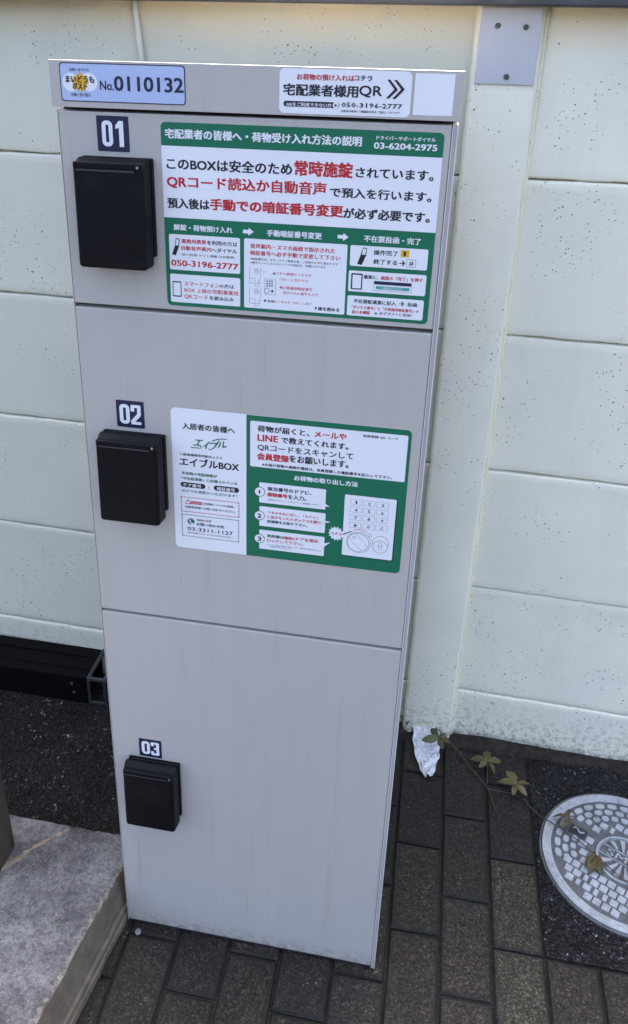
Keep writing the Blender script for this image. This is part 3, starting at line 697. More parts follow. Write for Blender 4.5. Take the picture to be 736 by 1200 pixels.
('p',4,'white',[(378.5,944.4),(375.1,942.5),(377.6,939.1),(373.6,939.0),(374.5,934.8),(370.7,936.6),(369.9,932.6),(367.1,935.8),(364.6,932.7),(363.3,936.8),(359.7,935.2),(360.2,939.3),(356.2,939.6),(358.4,942.9),(354.8,945.0),(358.3,946.8),(355.7,950.3),(359.8,950.3),(358.9,954.5),(362.6,952.7),(363.5,956.7),(366.3,953.5),(368.8,956.6),(370.0,952.5),(373.6,954.1),(373.1,950.0),(377.1,949.7),(374.9,946.4)]),
('t',5,'red','カチッ',359.5,946.8,374.6,941.9,0.03),
('p',4,'white',[(375.2,948.9),(388.8,952.7),(375.5,943.9)]),
('p',4,'white',[(374.5,944.2),(380.6,940.8),(374.0,940.6)]),
]
PRINT['n1']=[
('r',0,'navy',50.6,1495.0,91.2,1453.6,1.8),
]
PRINT['n2']=[
('r',0,'navy',50.2,1120.7,90.8,1079.6,1.8),
]
PRINT['n3']=[
('r',0,'navy',48.8,491.5,88.7,451.8,1.8),
]

# ================================================================== SETTING
def grid_sheet(name, x0, x1, y0, y1, z, mat, nx=1, ny=1, amp=0, sc=1, parent=None):
    vs = [(x0+(x1-x0)*i/nx, y0+(y1-y0)*j/ny, z + (amp*n3(x0+(x1-x0)*i/nx, y0+(y1-y0)*j/ny, 0, sc) if amp else 0)) for j in range(ny+1) for i in range(nx+1)]
    fs = [(j*(nx+1)+i, j*(nx+1)+i+1, (j+1)*(nx+1)+i+1, (j+1)*(nx+1)+i) for j in range(ny) for i in range(nx)]
    return rawobj(name, vs, fs, mat, parent)
tag(grid_sheet('ground', -60, 60, -60, 60, -.05, M_ASPH), kind='structure')
tag(grid_sheet('parking_asphalt', -4.5, -.004, -.0, .66, .001, M_ASPH, 160, 30, .004, 14), kind='structure')
# loose bits of the asphalt surface, countless
def stones(name, n, area, z, mat, smin, smax, reject=None):
    vs = []; fs = []; k = 0
    ico = [(0, 0, 1), (.9, 0, .2), (.28, .85, .25), (-.72, .53, .2), (-.72, -.53, .22), (.28, -.85, .18), (0, 0, -.6)]
    while k < n:
        x = random.uniform(area[0], area[1]); y = random.uniform(area[2], area[3])
        if reject and reject(x, y): continue
        s = smin*(smax/smin)**(random.random()**1.7); a = random.uniform(0, 6.3); q = random.uniform(.6, 1.3); hh = random.uniform(.45, .9); b = len(vs)
        for vx, vy, vz in ico:
            vx *= q*random.uniform(.8, 1.2); vy *= random.uniform(.8, 1.2)
            vs.append((x+s*(vx*math.cos(a)-vy*math.sin(a)), y+s*(vx*math.sin(a)+vy*math.cos(a)), z+s*vz*hh))
        for i in range(5): j = (i+1) % 5; fs += [(b, b+1+i, b+1+j), (b+6, b+1+j, b+1+i)]
        k += 1
    return tag(rawobj(name, vs, fs, mat), kind='stuff')
M_CHIP = asphalt_mat('chippings', (.006, .0058, .0056), (.042, .040, .038), 90, .5, .6)
stones('asphalt_chippings', 5200, (-.95, -.008, .10, .53), .0025, M_CHIP, .0016, .0048)
tag(grid_sheet('pavement_bed', -.012, 4.5, -6, .66, -.007, M_DIRT), kind='structure')
pav = empty('brick_pavement', (0, 0, 0)); tag(pav, kind='structure')
def brick_mesh(L, W_, seed):
    bm = bmesh.new(); box(bm, 0, W_, 0, L, -.05, 0)
    bmesh.ops.bevel(bm, geom=[e for e in bm.edges if all(v.co.z > -.001 for v in e.verts)], offset=.003, segments=1, affect='EDGES')
    rn = random.Random(seed)
    for v in bm.verts: v.co += Vector((rn.uniform(-.0009, .0009), rn.uniform(-.0009, .0009), rn.uniform(-.0007, .0004) if v.co.z > -.01 else 0))
    bmesh.ops.recalc_face_normals(bm, faces=bm.faces[:])
    me = bpy.data.meshes.new('brick'); bm.to_mesh(me); bm.free(); me.materials.append(M_BRICK); return me
BW, BL, G = .0985, .1975, .0045
full = [brick_mesh(BL-G, BW-G, s) for s in range(6)]; cutm = {}
X0, Y0 = .6975, .0896
tones = {'olive': (.058, .053, .035), 'gray': (.030, .027, .021), 'red': (.040, .030, .027), 'dark': (.020, .018, .015), 'brown': (.035, .027, .019)}
seen = {(0, 0): 'olive', (0, -1): 'olive', (0, 1): 'dark', (0, 2): 'dark', (-1, 0): 'red', (-1, 1): 'gray', (-1, 2): 'dark', (-2, 0): 'gray', (-2, -1): 'brown',
        (-2, 1): 'dark', (1, -1): 'red', (2, -1): 'red', (-1, -1): 'red', (-3, 0): 'brown', (-3, -1): 'gray'}
rb = random.Random(5)
for c in range(-8, 14):
    x = X0 + c*BW
    for r_ in range(-7, 4):
        y = Y0 + r_*BL - (BL/2+.008 if c % 2 else 0)
        if c == 1: y = Y0 - .001 + r_*BL + (0 if r_ < 0 else 0)
        ya, yb = y, min(y+BL, .617-.029*x)
        xa, xb = max(x, -.003 if y+BL > .1 else -.075), x+BW
        if yb-ya < .03 or xb-xa < .02: continue
        if xa > .79 and xb < 1.20:                     # asphalt patch round the manhole
            if ya >= .085: continue
            yb = min(yb, .088)
            if yb-ya < .03: continue
        if xa > 1.10: pass
        if abs(yb-ya-BL) < .002 and abs(xb-xa-BW) < .002: me = rb.choice(full)
        else:
            k = (round(yb-ya, 3), round(xb-xa, 3))
            me = cutm.setdefault(k, brick_mesh(yb-ya-G, xb-xa-G, 3))
        o = link('brick', me, pav, (xa+G/2, ya+G/2, rb.uniform(-.0018, .0012)), (rb.uniform(-.004, .004), rb.uniform(-.006, .006), rb.uniform(-.006, .006)))
        t_ = seen.get((c, r_)) or rb.choice(['gray', 'dark', 'brown', 'red', 'brown', 'dark'])
        f = .44*rb.uniform(.85, 1.18); q = tones[t_]; o.color = (q[0]*f, q[1]*f, q[2]*f, 1)
tag(grid_sheet('asphalt_patch', .798, 1.196, .091, .66, -.0005, M_PATCH, 60, 70, .003, 25), kind='structure')
stones('patch_chippings', 1500, (.80, 1.194, .093, .60), .0006, M_PATCH, .0012, .0034, lambda x, y: math.hypot(x-.979, y-.332) < .176)
# crumbled mortar strip along the foot of the fence
vs = []; fs = []; N = 160
for i in range(N+1):
    x = -.0 + 2.0*i/N; yw = .6373-.029*x
    d = .030+.014*n3(x, 3, 0, 12)+.01*n3(x, 9, 0, 40); h = max(.002, .010+.006*n3(x, 7, 0, 9))
    vs += [(x, yw+.01, h), (x, yw-.006, h), (x, yw-.012-d*.3, h*.75+.001*n3(x, 1, 0, 60)), (x, yw-d, .0008+.001*n3(x, 4, 0, 50)), (x, yw-d-.008, -.006)]
for i in range(N):
    for k in range(4): fs.append((i*5+k, i*5+k+1, i*5+k+6, i*5+k+5))
tag(rawobj('mortar_strip', vs, fs, M_DIRT, smooth=True), kind='structure')

stones('soil_crumbs', 900, (.48, 1.6, .565, .612), .004, M_DIRT, .0009, .0034)
# ================================================================== FENCE
fence = empty('concrete_fence', (0, .6373, 0), math.atan(-.02908))
tag(fence, 'cream painted fence of concrete slabs and post, pitted and grimy, standing behind the grey locker', 'fence')
def slab(x0, x1, z0, z1, dy, seed, parent, name='panel', front=0.):
    nx = max(8, int((x1-x0)/.012)); nz = 14; vs = []; fs = []; rn = random.Random(seed); ph = rn.uniform(0, 99); tl = rn.uniform(-.0015, .0015)
    for j in range(nz+3):
        for i in range(nx+1):
            x = x0+(x1-x0)*i/nx
            lipb = .0022*n3(x, ph, 0, 14)+.0012*n3(x, ph, 5, 60); lipt = .0020*n3(x, ph+9, 0, 12)+.0014*n3(x, ph+3, 2, 70)
            if j == 0: z, y = z0+.002, .05
            elif j == nz+2: z, y = z1-.002, .05
            else:
                t = (j-1)/nz
                prof = [0, .0065, .016, .06][j-1] if j-1 < 4 else ([0, .0065, .016, .06][nz-(j-1)] if nz-(j-1) < 4 else None)
                if prof is not None: t = prof if j-1 < 4 else 1-prof
                z = z0+.0012+(z1-z0-.0024)*t
                e = min(t, 1-t)*(z1-z0)
                back = .0055*max(0, 1-e/.0022) - .0010*max(0, 1-abs(e-.008)/.008)*(1 if t > .5 else .4)
                z += (lipb if t < .5 else lipt)*max(0, 1-e/.02)
                y = dy + front + back + .0009*n3(x, z+ph, 0, 6) + tl*(t-.5)*2 - .0008*abs(n3(x, ph, 1, 45))*max(0, 1-abs(e-.004)/.006)
            vs.append((x, y, z))
    for j in range(nz+2):
        for i in range(nx): a = j*(nx+1)+i; fs.append((a, a+1, a+nx+2, a+nx+1))
    return rawobj(name, vs, fs, M_WALL, parent, smooth=True)
PX = [-3.303, -1.403, .497, 2.397, 4.297]; PWD = .117
ZJ = [-.1533+.3*k for k in range(7)]; ZJ[-1] = 1.6467
s_ = 0
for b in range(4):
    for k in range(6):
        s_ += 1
        o = slab(PX[b]+PWD-.012, PX[b+1]+.012, ZJ[k], ZJ[k+1], (.0015 if k % 2 else -.0008), s_+20, fence); o.color = (.73, .745, .75, 1) if b < 2 else (1, 1, 1, 1)  # left bays darker: weaker light there put into the tint, plus some grime
for k, px in enumerate(PX):
    bm = bmesh.new(); nz = 90; prof = [(0, .05), (0, -.012), (.004, -.0195), (.008, -.0205), (PWD-.008, -.0205), (PWD-.003, -.0185), (PWD, -.010), (PWD, .05)]
    rows = []
    for j in range(nz+1):
        z = -.15+1.7967*j/nz
        rows.append([bm.verts.new((px+x+(.0018*n3(k, z, i > 4, 18)+.001*n3(k, z, i > 4, 70) if i in (1, 2, 3, 5, 6) else 0), y+.0008*n3(z, i, k, 9), z)) for i, (x, y) in enumerate(prof)])
    for j in range(nz):
        for i in range(len(prof)-1): bm.faces.new((rows[j][i], rows[j][i+1], rows[j+1][i+1], rows[j+1][i]))
    obj('post', bm, M_WALL, fence, smooth=True)
    # thick bead of paint where post and slab meet
    bm = bmesh.new(); tube(bm, [(px+PWD+.0015+.0012*n3(z*.01, k, 0, 60), -.0035, z*.01) for z in range(-10, 164)], lambda t: .0042+.0010*n3(t*60, k)+.0007*n3(t*200, 3), 8)
    obj('paint_bead', bm, M_WALL, fence, smooth=True).color = (1.04, 1.0, .86, 1)
bm = B(-3.4, 4.5, -.060, .075, 1.6285, 1.70, .004)
rail = obj('cap_rail', bm, M_RAIL, fence)
for x in [-.9+.115*i for i in range(24)]:
    if abs(x-.55) < .07: continue
pl = obj('cover_plate', B(.507, .6065, -.0245, -.0212, 1.507, 1.627, .0006, 1), M_PLATE, fence)
pl['label'] = 'blank white metal plate screwed to the top of the post'
for x, z in ((.5356, 1.5992), (.5819, 1.5975), (.5596, 1.5195)):
    bm = bmesh.new(); cyl(bm, (0, 0, 0), .0046, .003, 'Y', 18); cyl(bm, (0, -.0022, 0), .0036, .0018, 'Y', 18, .0026); box(bm, -.003, .003, -.0036, -.0030, -.0005, .0005)
    obj('screw', bm, M_SCREW, pl, (x, -.0258, z), (0, random.uniform(0, 3), 0))

# ================================================================== LOCKER
W_, D_ = .4786, .45
L = empty('parcel_locker', (0, 0, 0)); tag(L, 'tall light grey steel parcel locker with three doors, black lock covers and green notices', 'parcel locker')
bm = bmesh.new()
box(bm, 0, W_, .022, D_, .012, 1.528, .0015, 1)
box(bm, 0, .0014, .001, .0215, .006, 1.500, .0004, 1)
obj('cabinet', bm, M_LOCK, L)
obj('edge_highlight', B(.4738, .4749, -.0006, .0215, .006, 1.500, .0003, 1), M_EDGE, L); obj('edge_highlight', B(.4790, .4802, -.0010, .0215, .006, 1.500, .0003, 1), M_EDGE, L); obj('frame_edge', B(.4750, .4789, .0008, .0215, .006, 1.500), M_LOCK, L)  # pale strips: light caught on the frame edges put into their colour
bm = B(.0016, .4736, .019, .0217, .013, 1.5020)
obj('gap_shade_sheet', bm, M_RECESS, L)  # dark sheet behind the doors, shade of the gaps put into its colour
bm = B(.003, W_-.003, .006, D_-.01, .0, .0118); obj('plinth', bm, M_RECESS, L)
for x in (.03, W_-.03):
    for y in (.04, D_-.04):
        pass
# header
bm = bmesh.new(); box(bm, -.003, .4815, -.0035, -.0020, 1.5035, 1.5560, .0004, 2); box(bm, -.001, .4795, -.0018, .10, 1.505, 1.5285, .001, 1)
hd = obj('header', bm, M_LOCK, L)
st = sticker('number_sticker', PRINT['number'], hd, -.0035); st['label'] = 'pale blue sticker reading No.0110132'
st = sticker('carrier_sticker', PRINT['carrier'], hd, -.0035); st['label'] = 'white sticker with a phone number and double arrow'
st = sticker('blank_sticker', PRINT['blank'], hd, -.0035); st['label'] = 'small square white sticker'
def num(digs, x0, z0, x1, z1, yf):
    """tall condensed block numerals in white"""
    items = []
    w1 = (x1-x0)/2-.9
    for k, d in enumerate(digs):
        a = x0+k*(w1+1.8); b = a+w1; h = z0-z1; t = w1*.36; u = w1*.30
        if d == '1': a += w1*.12; b -= w1*.12
        R_ = lambda xa, za, xb, zb, r=.05: items.append(('r', 2, 'white', xa, za, xb, zb, r))
        if d == '0': items.append(('f', 2, 'white', a, z0, b, z1, w1*.42, t))
        if d == '1': R_(b-t*1.15, z0, b, z1); items.append(('p', 2, 'white', [(b-t*1.1, z0), (b-t*1.1, z0-u*1.9), (a+.4, z0-u*2.3), (a+.4, z0-u*1.3)]))
        if d == '2':
            R_(a, z0, b, z0-u, w1*.28); R_(b-t, z0-u*.4, b, z0-h*.48, .6); R_(a, z0-u*.4, a+t, z0-h*.34)
            items.append(('p', 2, 'white', [(b-t, z0-h*.44), (b, z0-h*.44), (b-.3, z0-h*.54), (a+t*1.0, z1+u*.9), (a, z1+u*.9), (a, z1+u*1.3)])); R_(a, z1+u, b, z1)
        if d == '3':
            R_(a, z0, b, z0-u, w1*.28); R_(b-t, z0-u*.4, b, z0-h*.44, .6); R_(a, z0-u*.4, a+t, z0-h*.30)
            R_(a+t, z0-h*.43, b-.5, z0-h*.57); R_(b-t, z0-h*.54, b, z1+u*.4, .6); R_(a, z0-h*.70, a+t, z1+u*.4); R_(a, z1+u, b, z1, w1*.28)
    return items
doors = [('n1', 'notice', 1.2570, 1.4990, '01', (57, 1489.5, 86, 1459.5), 'top door marked 01 with the big green and white carrier notice'),
         ('n2', 'resident', .7560, 1.2515, '02', (55, 1115, 86, 1085), 'middle door marked 02 with the notice for residents'),
         ('n3', None, .0125, .7508, '03', (53.5, 486.5, 84.5, 457.5), 'large bottom door marked 03 without a notice')]
ZC = (1.3155, .942, .3175)
for k, (np_, st_, z0, z1, dg, nb, lab) in enumerate(doors):
    d = obj('door', B(.0020, .4732, 0, .0185, z0, z1, .0014, 2), M_LOCK, L); d['label'] = lab
    s = sticker('number_plate', PRINT[np_]+num(dg, *nb, 0), d, 0); s['label'] = 'navy plate with the number '+dg
    if st_:
        s = sticker('notice', PRINT[st_], d, 0); s['label'] = {'notice': 'green and white notice for carriers', 'resident': 'white and green notice for residents'}[st_]
    # lock cover: lid over a thin base, hinged along the top
    zc = ZC[k]; x0, x1, zt = .0265, .1200, zc+.134
    bm = bmesh.new(); box(bm, x0+.004, x1+.0012, -.0082, -.0002, zc+.012, zt-.0015, .002, 2)
    base = obj('lock_base', bm, M_BLK, L)
    bm = bmesh.new(); box(bm, x0, x1, -.035, -.0084, zc, zt, .0050, 4)
    for v in bm.verts:                                   # lid tapers to the front and its top slopes
        t = (-.0084-v.co.y)/.0266; v.co.z -= .011*t*max(0, (v.co.z-zc)/.134)**6; v.co.x += (-.0035*t if v.co.x > (x0+x1)/2 else .0015*t)
        v.co.y -= -.004*((v.co.z-zc)/.134) if v.co.y < -.028 else 0
    lid = obj('lock_cover', bm, M_BLK, L, smooth=False)
    lid['label'] = 'black plastic lock cover beside the %s number plate' % dg
    bm = bmesh.new(); box(bm, x0+.003, x1-.0040, -.0332, -.024, zt-.0125, zt-.0045, .0016, 2); obj('hinge_cap', bm, M_BLK, lid)
    bm = bmesh.new(); box(bm, x0+.007, x1-.014, -.0324, -.028, zt-.0150, zt-.0128); obj('hinge_slot', bm, M_RECESS, lid)
    bm = bmesh.new(); cyl(bm, (x1-.0085, -.0332, zt-.0085), .0017, .003, 'Y', 12); obj('hinge_pin', bm, M_HINGE, lid)
COL.objects.unlink(_to)

# ================================================================== CONDUIT
bm = bmesh.new(); yc = .6373+.0035-.0075
tube(bm, spline([(-.100, yc, .12), (-.100, yc, .7), (-.102, yc, 1.20), (-.108, yc, 1.50), (-.112, yc, 1.56), (-.115, yc, 1.60), (-.118, yc, 1.6285)], 4), .0062, 12)
con = obj('conduit_pipe', bm, M_PIPE, smooth=True); tag(con, 'thin cream pipe running down the fence behind the locker', 'pipe')
bm = bmesh.new(); box(bm, -.122, -.090, yc-.0075, yc+.002, 1.445, 1.457, .001, 1); obj('clip', bm, M_PIPE, con)

# ================================================================== KERB, POST, CHANNEL
bm = bmesh.new()
kx0, kx1, ky0, ky1, kh = -.80, -.013, -1.6, .094, .118
nx, ny = 110, 200
def kxe(y): return kx1 + .122*min(.0, y-.045)
def kz(x, y):
    e = min(kxe(y)-x, (ky1-y)*1.0+.016)
    ch = max(0, .30+.8*n3(x, y, 2, 15)+.8*n3(x, y, 5, 75))
    return kh + .0035*n3(x, y, 0, 9) + .0018*n3(x, y, 0, 60) - (.016*ch*max(0, 1-e/.026)**1.6)
V = []
for j in range(ny+1):
    y = ky1-(ky1-ky0)*(1-j/ny)**1.6; row = []
    for i in range(nx+1):
        x = kx0+(kxe(y)-kx0)*(1-(1-i/nx)**1.6); row.append(bm.verts.new((x, y, kz(x, y))))
    V.append(row)
for j in range(ny):
    for i in range(nx): bm.faces.new((V[j][i], V[j][i+1], V[j+1][i+1], V[j+1][i]))
side = []
for lv, (dx, z) in enumerate(((.003, .085), (.006, .055), (.0075, .034), (.0125, .032), (.0125, .018), (.0155, .016), (.0155, -.02))):
    side.append([bm.verts.new((V[j][nx].co.x+dx+.0018*n3(j*.06, lv*.2, 0, 2)+.0010*n3(j*.5, lv, 0, 1), V[j][nx].co.y, z+.0012*n3(j*.1, lv))) for j in range(ny+1)])
prev = [V[j][nx] for j in range(ny+1)]
for row in side:
    for j in range(ny): bm.faces.new((prev[j], row[j], row[j+1], prev[j+1]))
    prev = row
back = [bm.verts.new((V[ny][i].co.x, ky1+.001, -.02)) for i in range(nx+1)]
for i in range(nx): bm.faces.new((V[ny][i], V[ny][i+1], back[i+1], back[i]))
fr_ = [bm.verts.new((V[0][i].co.x, ky0, -.02)) for i in range(nx+1)]
for i in range(nx): bm.faces.new((V[0][i], V[0][i+1], fr_[i+1], fr_[i]))
kerb = obj('kerb', bm, M_KERB); tag(kerb, 'low chipped concrete kerb beside the foot of the locker', 'kerb')
bm = bmesh.new()
pts = spline([(-.262, -.05, kh), (-.236, -.018, kh), (-.205, .025, kh-.001), (-.175, .06, kh-.001), (-.148, .088, kh-.003)], 12)
tube(bm, [(p.x+.004*n3(p.x, p.y, 0, 90), p.y, p.z-.001) for p in pts], lambda t: .0075*(1-.45*t)+.003*n3(t*22, 1), 8)
for v in bm.verts: v.co.z = kh+(v.co.z-kh)*.55
M_MORT = flat('old_mortar', (.16, .135, .10), .85, .2, 0, .35, 80)
mr = obj('mortar_seam', bm, M_MORT, kerb, smooth=True)
bm = B(-.080, 0, -.09, 0, 0, 1.05, .004, 2)
post = obj('weathered_post', bm, M_WOOD, None, (-.237, .033, kh-.004), (0, R(-1.2), 0)); tag(post, 'brown weathered post standing on the kerb at the left edge', 'post')
ch = empty('black_channel', (-.30, .535, 0)); tag(ch, 'long black metal channel lying on the asphalt against the fence', 'metal channel')
bm = bmesh.new(); box(bm, -2.6, .0, 0, .004, .002, .085, .001, 1); box(bm, -2.6, .0, .0042, .112, .079, .0835, .001, 1)
box(bm, -2.6, .0, .030, .034, .0837, .0865, .0005, 1); box(bm, -2.6, .0, .075, .079, .0837, .0875, .0005, 1); box(bm, -2.6, 0, .1005, .1035, .002, .0788)
obj('rail_body', bm, M_CHAN, ch)
for z in (.062, .034):
    bm = bmesh.new(); cyl(bm, (-.035+.004*(z > .05)*-1, -.002, z), .0032, .004, 'Y', 12); obj('bolt', bm, M_SCREW, ch)
bm = bmesh.new()
for a in ((.002, .052, -.002, .006, .079, .088), (.002, .010, .0062, .11, .079, .088), (.044, .052, .0062, .11, .079, .088), (.0102, .0438, .102, .11, .079, .088),
          (.002, .009, -.002, .004, .002, .0788), (.045, .052, -.002, .004, .002, .0788), (.0092, .0448, -.002, .004, .002, .012)): box(bm, *a, bev=.0008, seg=1)
eb = obj('end_bracket', bm, M_BRKT, ch); eb['label'] = 'grey open end bracket of the channel'

# ================================================================== MANHOLE
mx, my = .979, .332
MH = empty('manhole_cover', (mx, my, 0), R(-29)); tag(MH, 'round grey cast iron manhole cover set in black asphalt by the fence', 'manhole cover')
def ringmesh(bm, r0, r1, z0, z1, seg=96, mi=0, bev=.001):
    P = [(r0, z0), (r0, z1-bev), (r0+bev, z1), (r1-bev, z1), (r1, z1-bev), (r1, z0)]
    rows = [[bm.verts.new((r*math.cos(t*2*math.pi/seg), r*math.sin(t*2*math.pi/seg), z)) for r, z in P] for t in range(seg)]
    for t in range(seg):
        for i in range(len(P)-1): bm.faces.new((rows[t][i], rows[t][i+1], rows[(t+1) % seg][i+1], rows[(t+1) % seg][i])).material_index = mi
bm = bmesh.new(); ringmesh(bm, .1695, .1735, -.02, .0035); obj('outer_frame', bm, M_IRON2, MH, smooth=False)
bm = bmesh.new(); cyl(bm, (0, 0, -.003), .1685, .010, 'Z', 96); lidb = obj('lid', bm, M_IRON2, MH)
bm = bmesh.new(); ringmesh(bm, .1495, .168, -.002, .0062); obj('rim', bm, M_IRON, lidb)
bm = bmesh.new(); rg = random.Random(3)
HOLE = (-.079, -.0)  # local frame centre of the pick hole, filled in below
hl = Vector((.892-mx, .388-my)); hl.rotate(Matrix.Rotation(R(29), 2)); HOLE = (hl.x, hl.y)
def ok(x, y, w, h):
    for a in (-1, 1):
        for b in (-1, 1):
            r = math.hypot(x+a*w/2, y+b*h/2)
            if r > .1455 or r < .063: return False
    return not (abs(x-HOLE[0]) < .019+w/2 and abs(y-HOLE[1]) < .015+h/2)
# lobes of the pattern: long bars toward the rim, square blocks inside
PI_ = .0186
for i in range(-11, 12):
    for j in range(-11, 12):
        x, y = i*PI_*1.0+(PI_/2 if j % 2 else 0), j*PI_
        w = h = PI_*.84
        ang = math.degrees(math.atan2(y, x)) % 360
        if 95 < ang < 215 and math.hypot(x, y) > .09: continue
        if rg.random() < .06: w *= .55
        if ok(x, y, w, h): box(bm, x-w/2, x+w/2, y-h/2, y+h/2, -.002, .0058+rg.uniform(-.0004, .0003), .0009, 1)
def lobe(ang, r, ln, wd):
    n = 14; a = R(ang); vs_ = []
    for z in (-.002, .0058):
        ringv = []
        for t in range(n):
            q = t*2*math.pi/n; sx = ln/2*math.copysign(abs(math.cos(q))**.7, math.cos(q)); sy = wd/2*math.copysign(abs(math.sin(q))**.7, math.sin(q))
            X = r+sy; Y = sx
            ringv.append(bm.verts.new((X*math.cos(a)-Y*math.sin(a), X*math.sin(a)+Y*math.cos(a), z)))
        vs_.append(ringv)
    bm.faces.new(vs_[1])
    for t in range(n): bm.faces.new((vs_[0][t], vs_[0][(t+1) % n], vs_[1][(t+1) % n], vs_[1][t]))
for k in range(11):
    a = 98+k*11.4
    for r_, ln, wd in ((.136, .0205, .0125), (.1195, .0175, .0125), (.1035, .015, .012)):
        x, y = r_*math.cos(R(a)), r_*math.sin(R(a))
        if abs(x-HOLE[0]) < .026 and abs(y-HOLE[1]) < .022: continue
        lobe(a+(5 if r_ < .13 and r_ > .11 else 0), r_, ln, wd)
obj('tread_pattern', bm, M_IRON, lidb)
bm = bmesh.new(); ringmesh(bm, .0535, .0580, -.002, .0062, 64); ringmesh(bm, .0515, .0530, -.002, .0040, 64)
box(bm, -.050, .050, -.0135, -.0112, -.002, .0062, .0005, 1); box(bm, -.050, .050, .0112, .0135, -.002, .0062, .0005, 1)
for a in (38, 66, 90, 114, 142, 218, 246, 270, 294, 322):
    c_, s2 = math.cos(R(a)), math.sin(R(a)); vs_ = []
    lo = .0165/abs(s2); 
    for z in (-.002, .0060):
        vs_.append([bm.verts.new((r*c_-o*s2, r*s2+o*c_, z)) for r, o in ((lo, -.0018), (.048, -.0052), (.048, .0052), (lo, .0018))])
    bm.faces.new(vs_[1])
    for t in range(4): bm.faces.new((vs_[0][t], vs_[0][(t+1) % 4], vs_[1][(t+1) % 4], vs_[1][t]))
obj('hub', bm, M_IRON, lidb)
gv, gf = glyphs('SMO', .03, False) if False else (None, None)
COL.objects.link(_to); gv, gf = glyphs('SMO', .045, False); COL.objects.unlink(_to)
ax, bx = min(v[0] for v in gv), max(v[0] for v in gv); ay, by = min(v[1] for v in gv), max(v[1] for v in gv)
rawobj('lettering', [(-.036+(v[0]-ax)/(bx-ax)*.072, -.0085+(v[1]-ay)/(by-ay)*.017, .0055) for v in gv], gf, M_IRON, lidb)
bm = bmesh.new(); box(bm, HOLE[0]-.0175, HOLE[0]+.0175, HOLE[1]-.0135, HOLE[1]+.0135, -.0018, .0024); obj('pick_hole', bm, M_RECESS, lidb)
bm = bmesh.new(); tube(bm, [(HOLE[0]-.012+.024*t/10, HOLE[1]+.004*math.sin(t*.7), .0045+.003*math.sin(math.pi*t/10)) for t in range(11)], .0022, 8); obj('lifting_bar', bm, M_IRON, lidb, smooth=True)

# ================================================================== VINES
def leaflet(name, L_, wd, parent, mtx, col, curl=.3):
    n = 8; vs = []; fs = []
    for i in range(n+1):
        t = i/n; wv = wd*math.sin(math.pi*min(1, t**1.15))**.8 if 0 < i < n else 0
        if 0 < i < n: wv *= 1+.10*(i % 2)
        z = -curl*L_*t*t
        vs += [(t*L_, -wv, z+wv*.35), (t*L_, 0, z), (t*L_, wv, z+wv*.35)]
    for i in range(n):
        a = 3*i; fs += [(a, a+1, a+4, a+3), (a+1, a+2, a+5, a+4)]
    vs2 = [tuple(mtx @ Vector(v)) for v in vs]
    o = rawobj(name, vs2, fs, M_LEAF, parent, smooth=True); o.color = (*col, 1); return o
def leaf(vine, foot, tip, size, az, col, spread=360/5.6, n=5, tilt=.3, curl=.42, seed=0):
    size *= 1.12; rn = random.Random(seed); bm = bmesh.new()
    f, t = Vector(foot), Vector(tip); mid = (f+t)/2+Vector((0, 0, .008))
    tube(bm, spline([f, mid, t], 5), .0009, 6)
    lf = obj('leaf', bm, M_STEM, vine, smooth=True)
    for k in range(n):
        a = R(az+(k-(n-1)/2)*spread+rn.uniform(-8, 8)); s = size*(1-.17*abs(k-(n-1)/2))*rn.uniform(.9, 1.08)
        mt = Matrix.Translation(t) @ Matrix.Rotation(a, 4, 'Z') @ Matrix.Rotation(-R(rn.uniform(5, 28)*tilt*2), 4, 'Y') @ Matrix.Rotation(R(rn.uniform(-38, 38)), 4, 'X')
        f_ = rn.uniform(.8, 1.2)
        leaflet('leaflet', s, s*.24, lf, mt, tuple(c*f_ for c in col), curl)
GR, OL, BR = (.060, .078, .022), (.095, .080, .030), (.075, .050, .025)
v1 = empty('creeper_vine', (.50, .60, 0)); tag(v1, 'creeper with green five-fingered leaves growing from behind the locker over the white tissue', 'vine')
def vstem(v, pts, rad=.0014):
    bm = bmesh.new(); o = v.location
    tube(bm, [Vector(p)-o for p in spline(pts, 8)], lambda t: rad*(1-.35*t), 7); return obj('stem', bm, M_STEM, v, smooth=True)
vstem(v1, [(.47, .628, .004), (.52, .612, .022), (.575, .60, .032), (.62, .566, .018), (.665, .51, .009), (.70, .463, .006), (.712, .42, .005), (.725, .385, .004)])
vstem(v1, [(.70, .463, .006), (.735, .455, .012), (.765, .449, .016)], .001)
o1 = v1.location
def P1(*a): return Vector(a)-o1
leaf(v1, P1(.600, .570, .030), P1(.583, .548, .052), .036, 205, (.066, .078, .024), seed=1, spread=72)
leaf(v1, P1(.50, .617, .015), P1(.511, .614, .036), .024, 150, GR, seed=4, n=4, spread=62)
leaf(v1, P1(.698, .470, .007), P1(.699, .524, .026), .038, 90, (.068, .066, .024), seed=2, spread=72)
leaf(v1, P1(.752, .452, .014), P1(.762, .470, .024), .040, 105, OL, seed=3, spread=72)
v2 = empty('creeper_vine', (.815, .407, 0)); tag(v2, 'dry reddish creeper runner with wilted leaves lying across the manhole cover', 'vine')
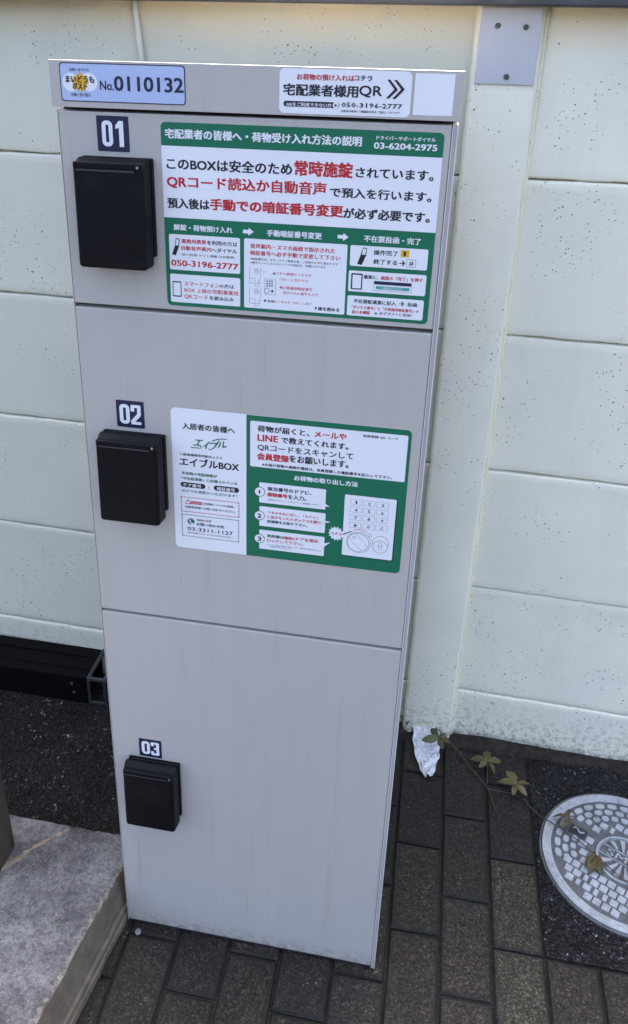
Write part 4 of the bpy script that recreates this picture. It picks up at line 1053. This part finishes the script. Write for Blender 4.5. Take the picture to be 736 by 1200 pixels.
vstem(v2, [(.780, .452, .004), (.797, .425, .006), (.815, .407, .008), (.866, .373, .012), (.915, .333, .010), (.977, .272, .010), (1.06, .215, .010), (1.13, .165, .008)], .0013)
o2 = v2.location
def P2(*a): return Vector(a)-o2
leaf(v2, P2(.862, .376, .012), P2(.872, .402, .024), .032, 170, (.095, .078, .045), seed=7, curl=.55, spread=68)
leaf(v2, P2(.915, .333, .010), P2(.916, .318, .024),   .036, 262, (.085, .066, .022), seed=8, curl=.5, spread=26, n=4)
leaf(v2, P2(.977, .272, .010), P2(.992, .288, .018), .025, 60, (.20, .10, .05), seed=9, curl=.5, spread=45, n=4)

# ================================================================== TISSUE, PEBBLE
vs = []; fs = []; nx, ny = 26, 44
for j in range(ny+1):
    for i in range(nx+1):
        u, v = i/nx-.5, j/ny
        path_y = .632 - .165*v; wdt = (.064 if v < .55 else .064-.050*((v-.55)/.45)**1.2)
        x = .553+u*wdt*(1+.25*n3(v, 1, 0, 5)) + .010*v
        zb = .050*max(0, 1-v/.30)**1.2 if v < .3 else 0
        yy = min(path_y, .617)
        fx, fy = u*.064, v*.165
        fold = .020*abs(n3(fx, fy, 0, 34))+.010*abs(n3(fx, fy, 3, 75))+.003*abs(n3(fx, fy, 8, 190))
        vs.append((x+.004*n3(v, u, 5, 8), yy-fold*.4*(v < .3), .004+zb+fold*(1 if v > .12 else .5)))
for j in range(ny):
    for i in range(nx): a = j*(nx+1)+i; fs.append((a, a+1, a+nx+2, a+nx+1))
tis = rawobj('crumpled_tissue', vs, fs, M_TISS, None); tag(tis, 'crumpled white tissue lying at the foot of the fence post', 'tissue')
md = tis.modifiers.new('thick', 'SOLIDIFY'); md.thickness = .0006
for nm, x, y, s in (('pebble', .026, -.017, .0065),):
    bm = bmesh.new(); bmesh.ops.create_icosphere(bm, subdivisions=2, radius=s)
    for v in bm.verts: v.co *= 1+.25*n3(*(v.co*120)); v.co.z *= .7
    tag(obj(nm, bm, M_STONE, None, (x, y, s*.6)), 'small grey pebble at the foot of the locker below the lower left corner', 'pebble')
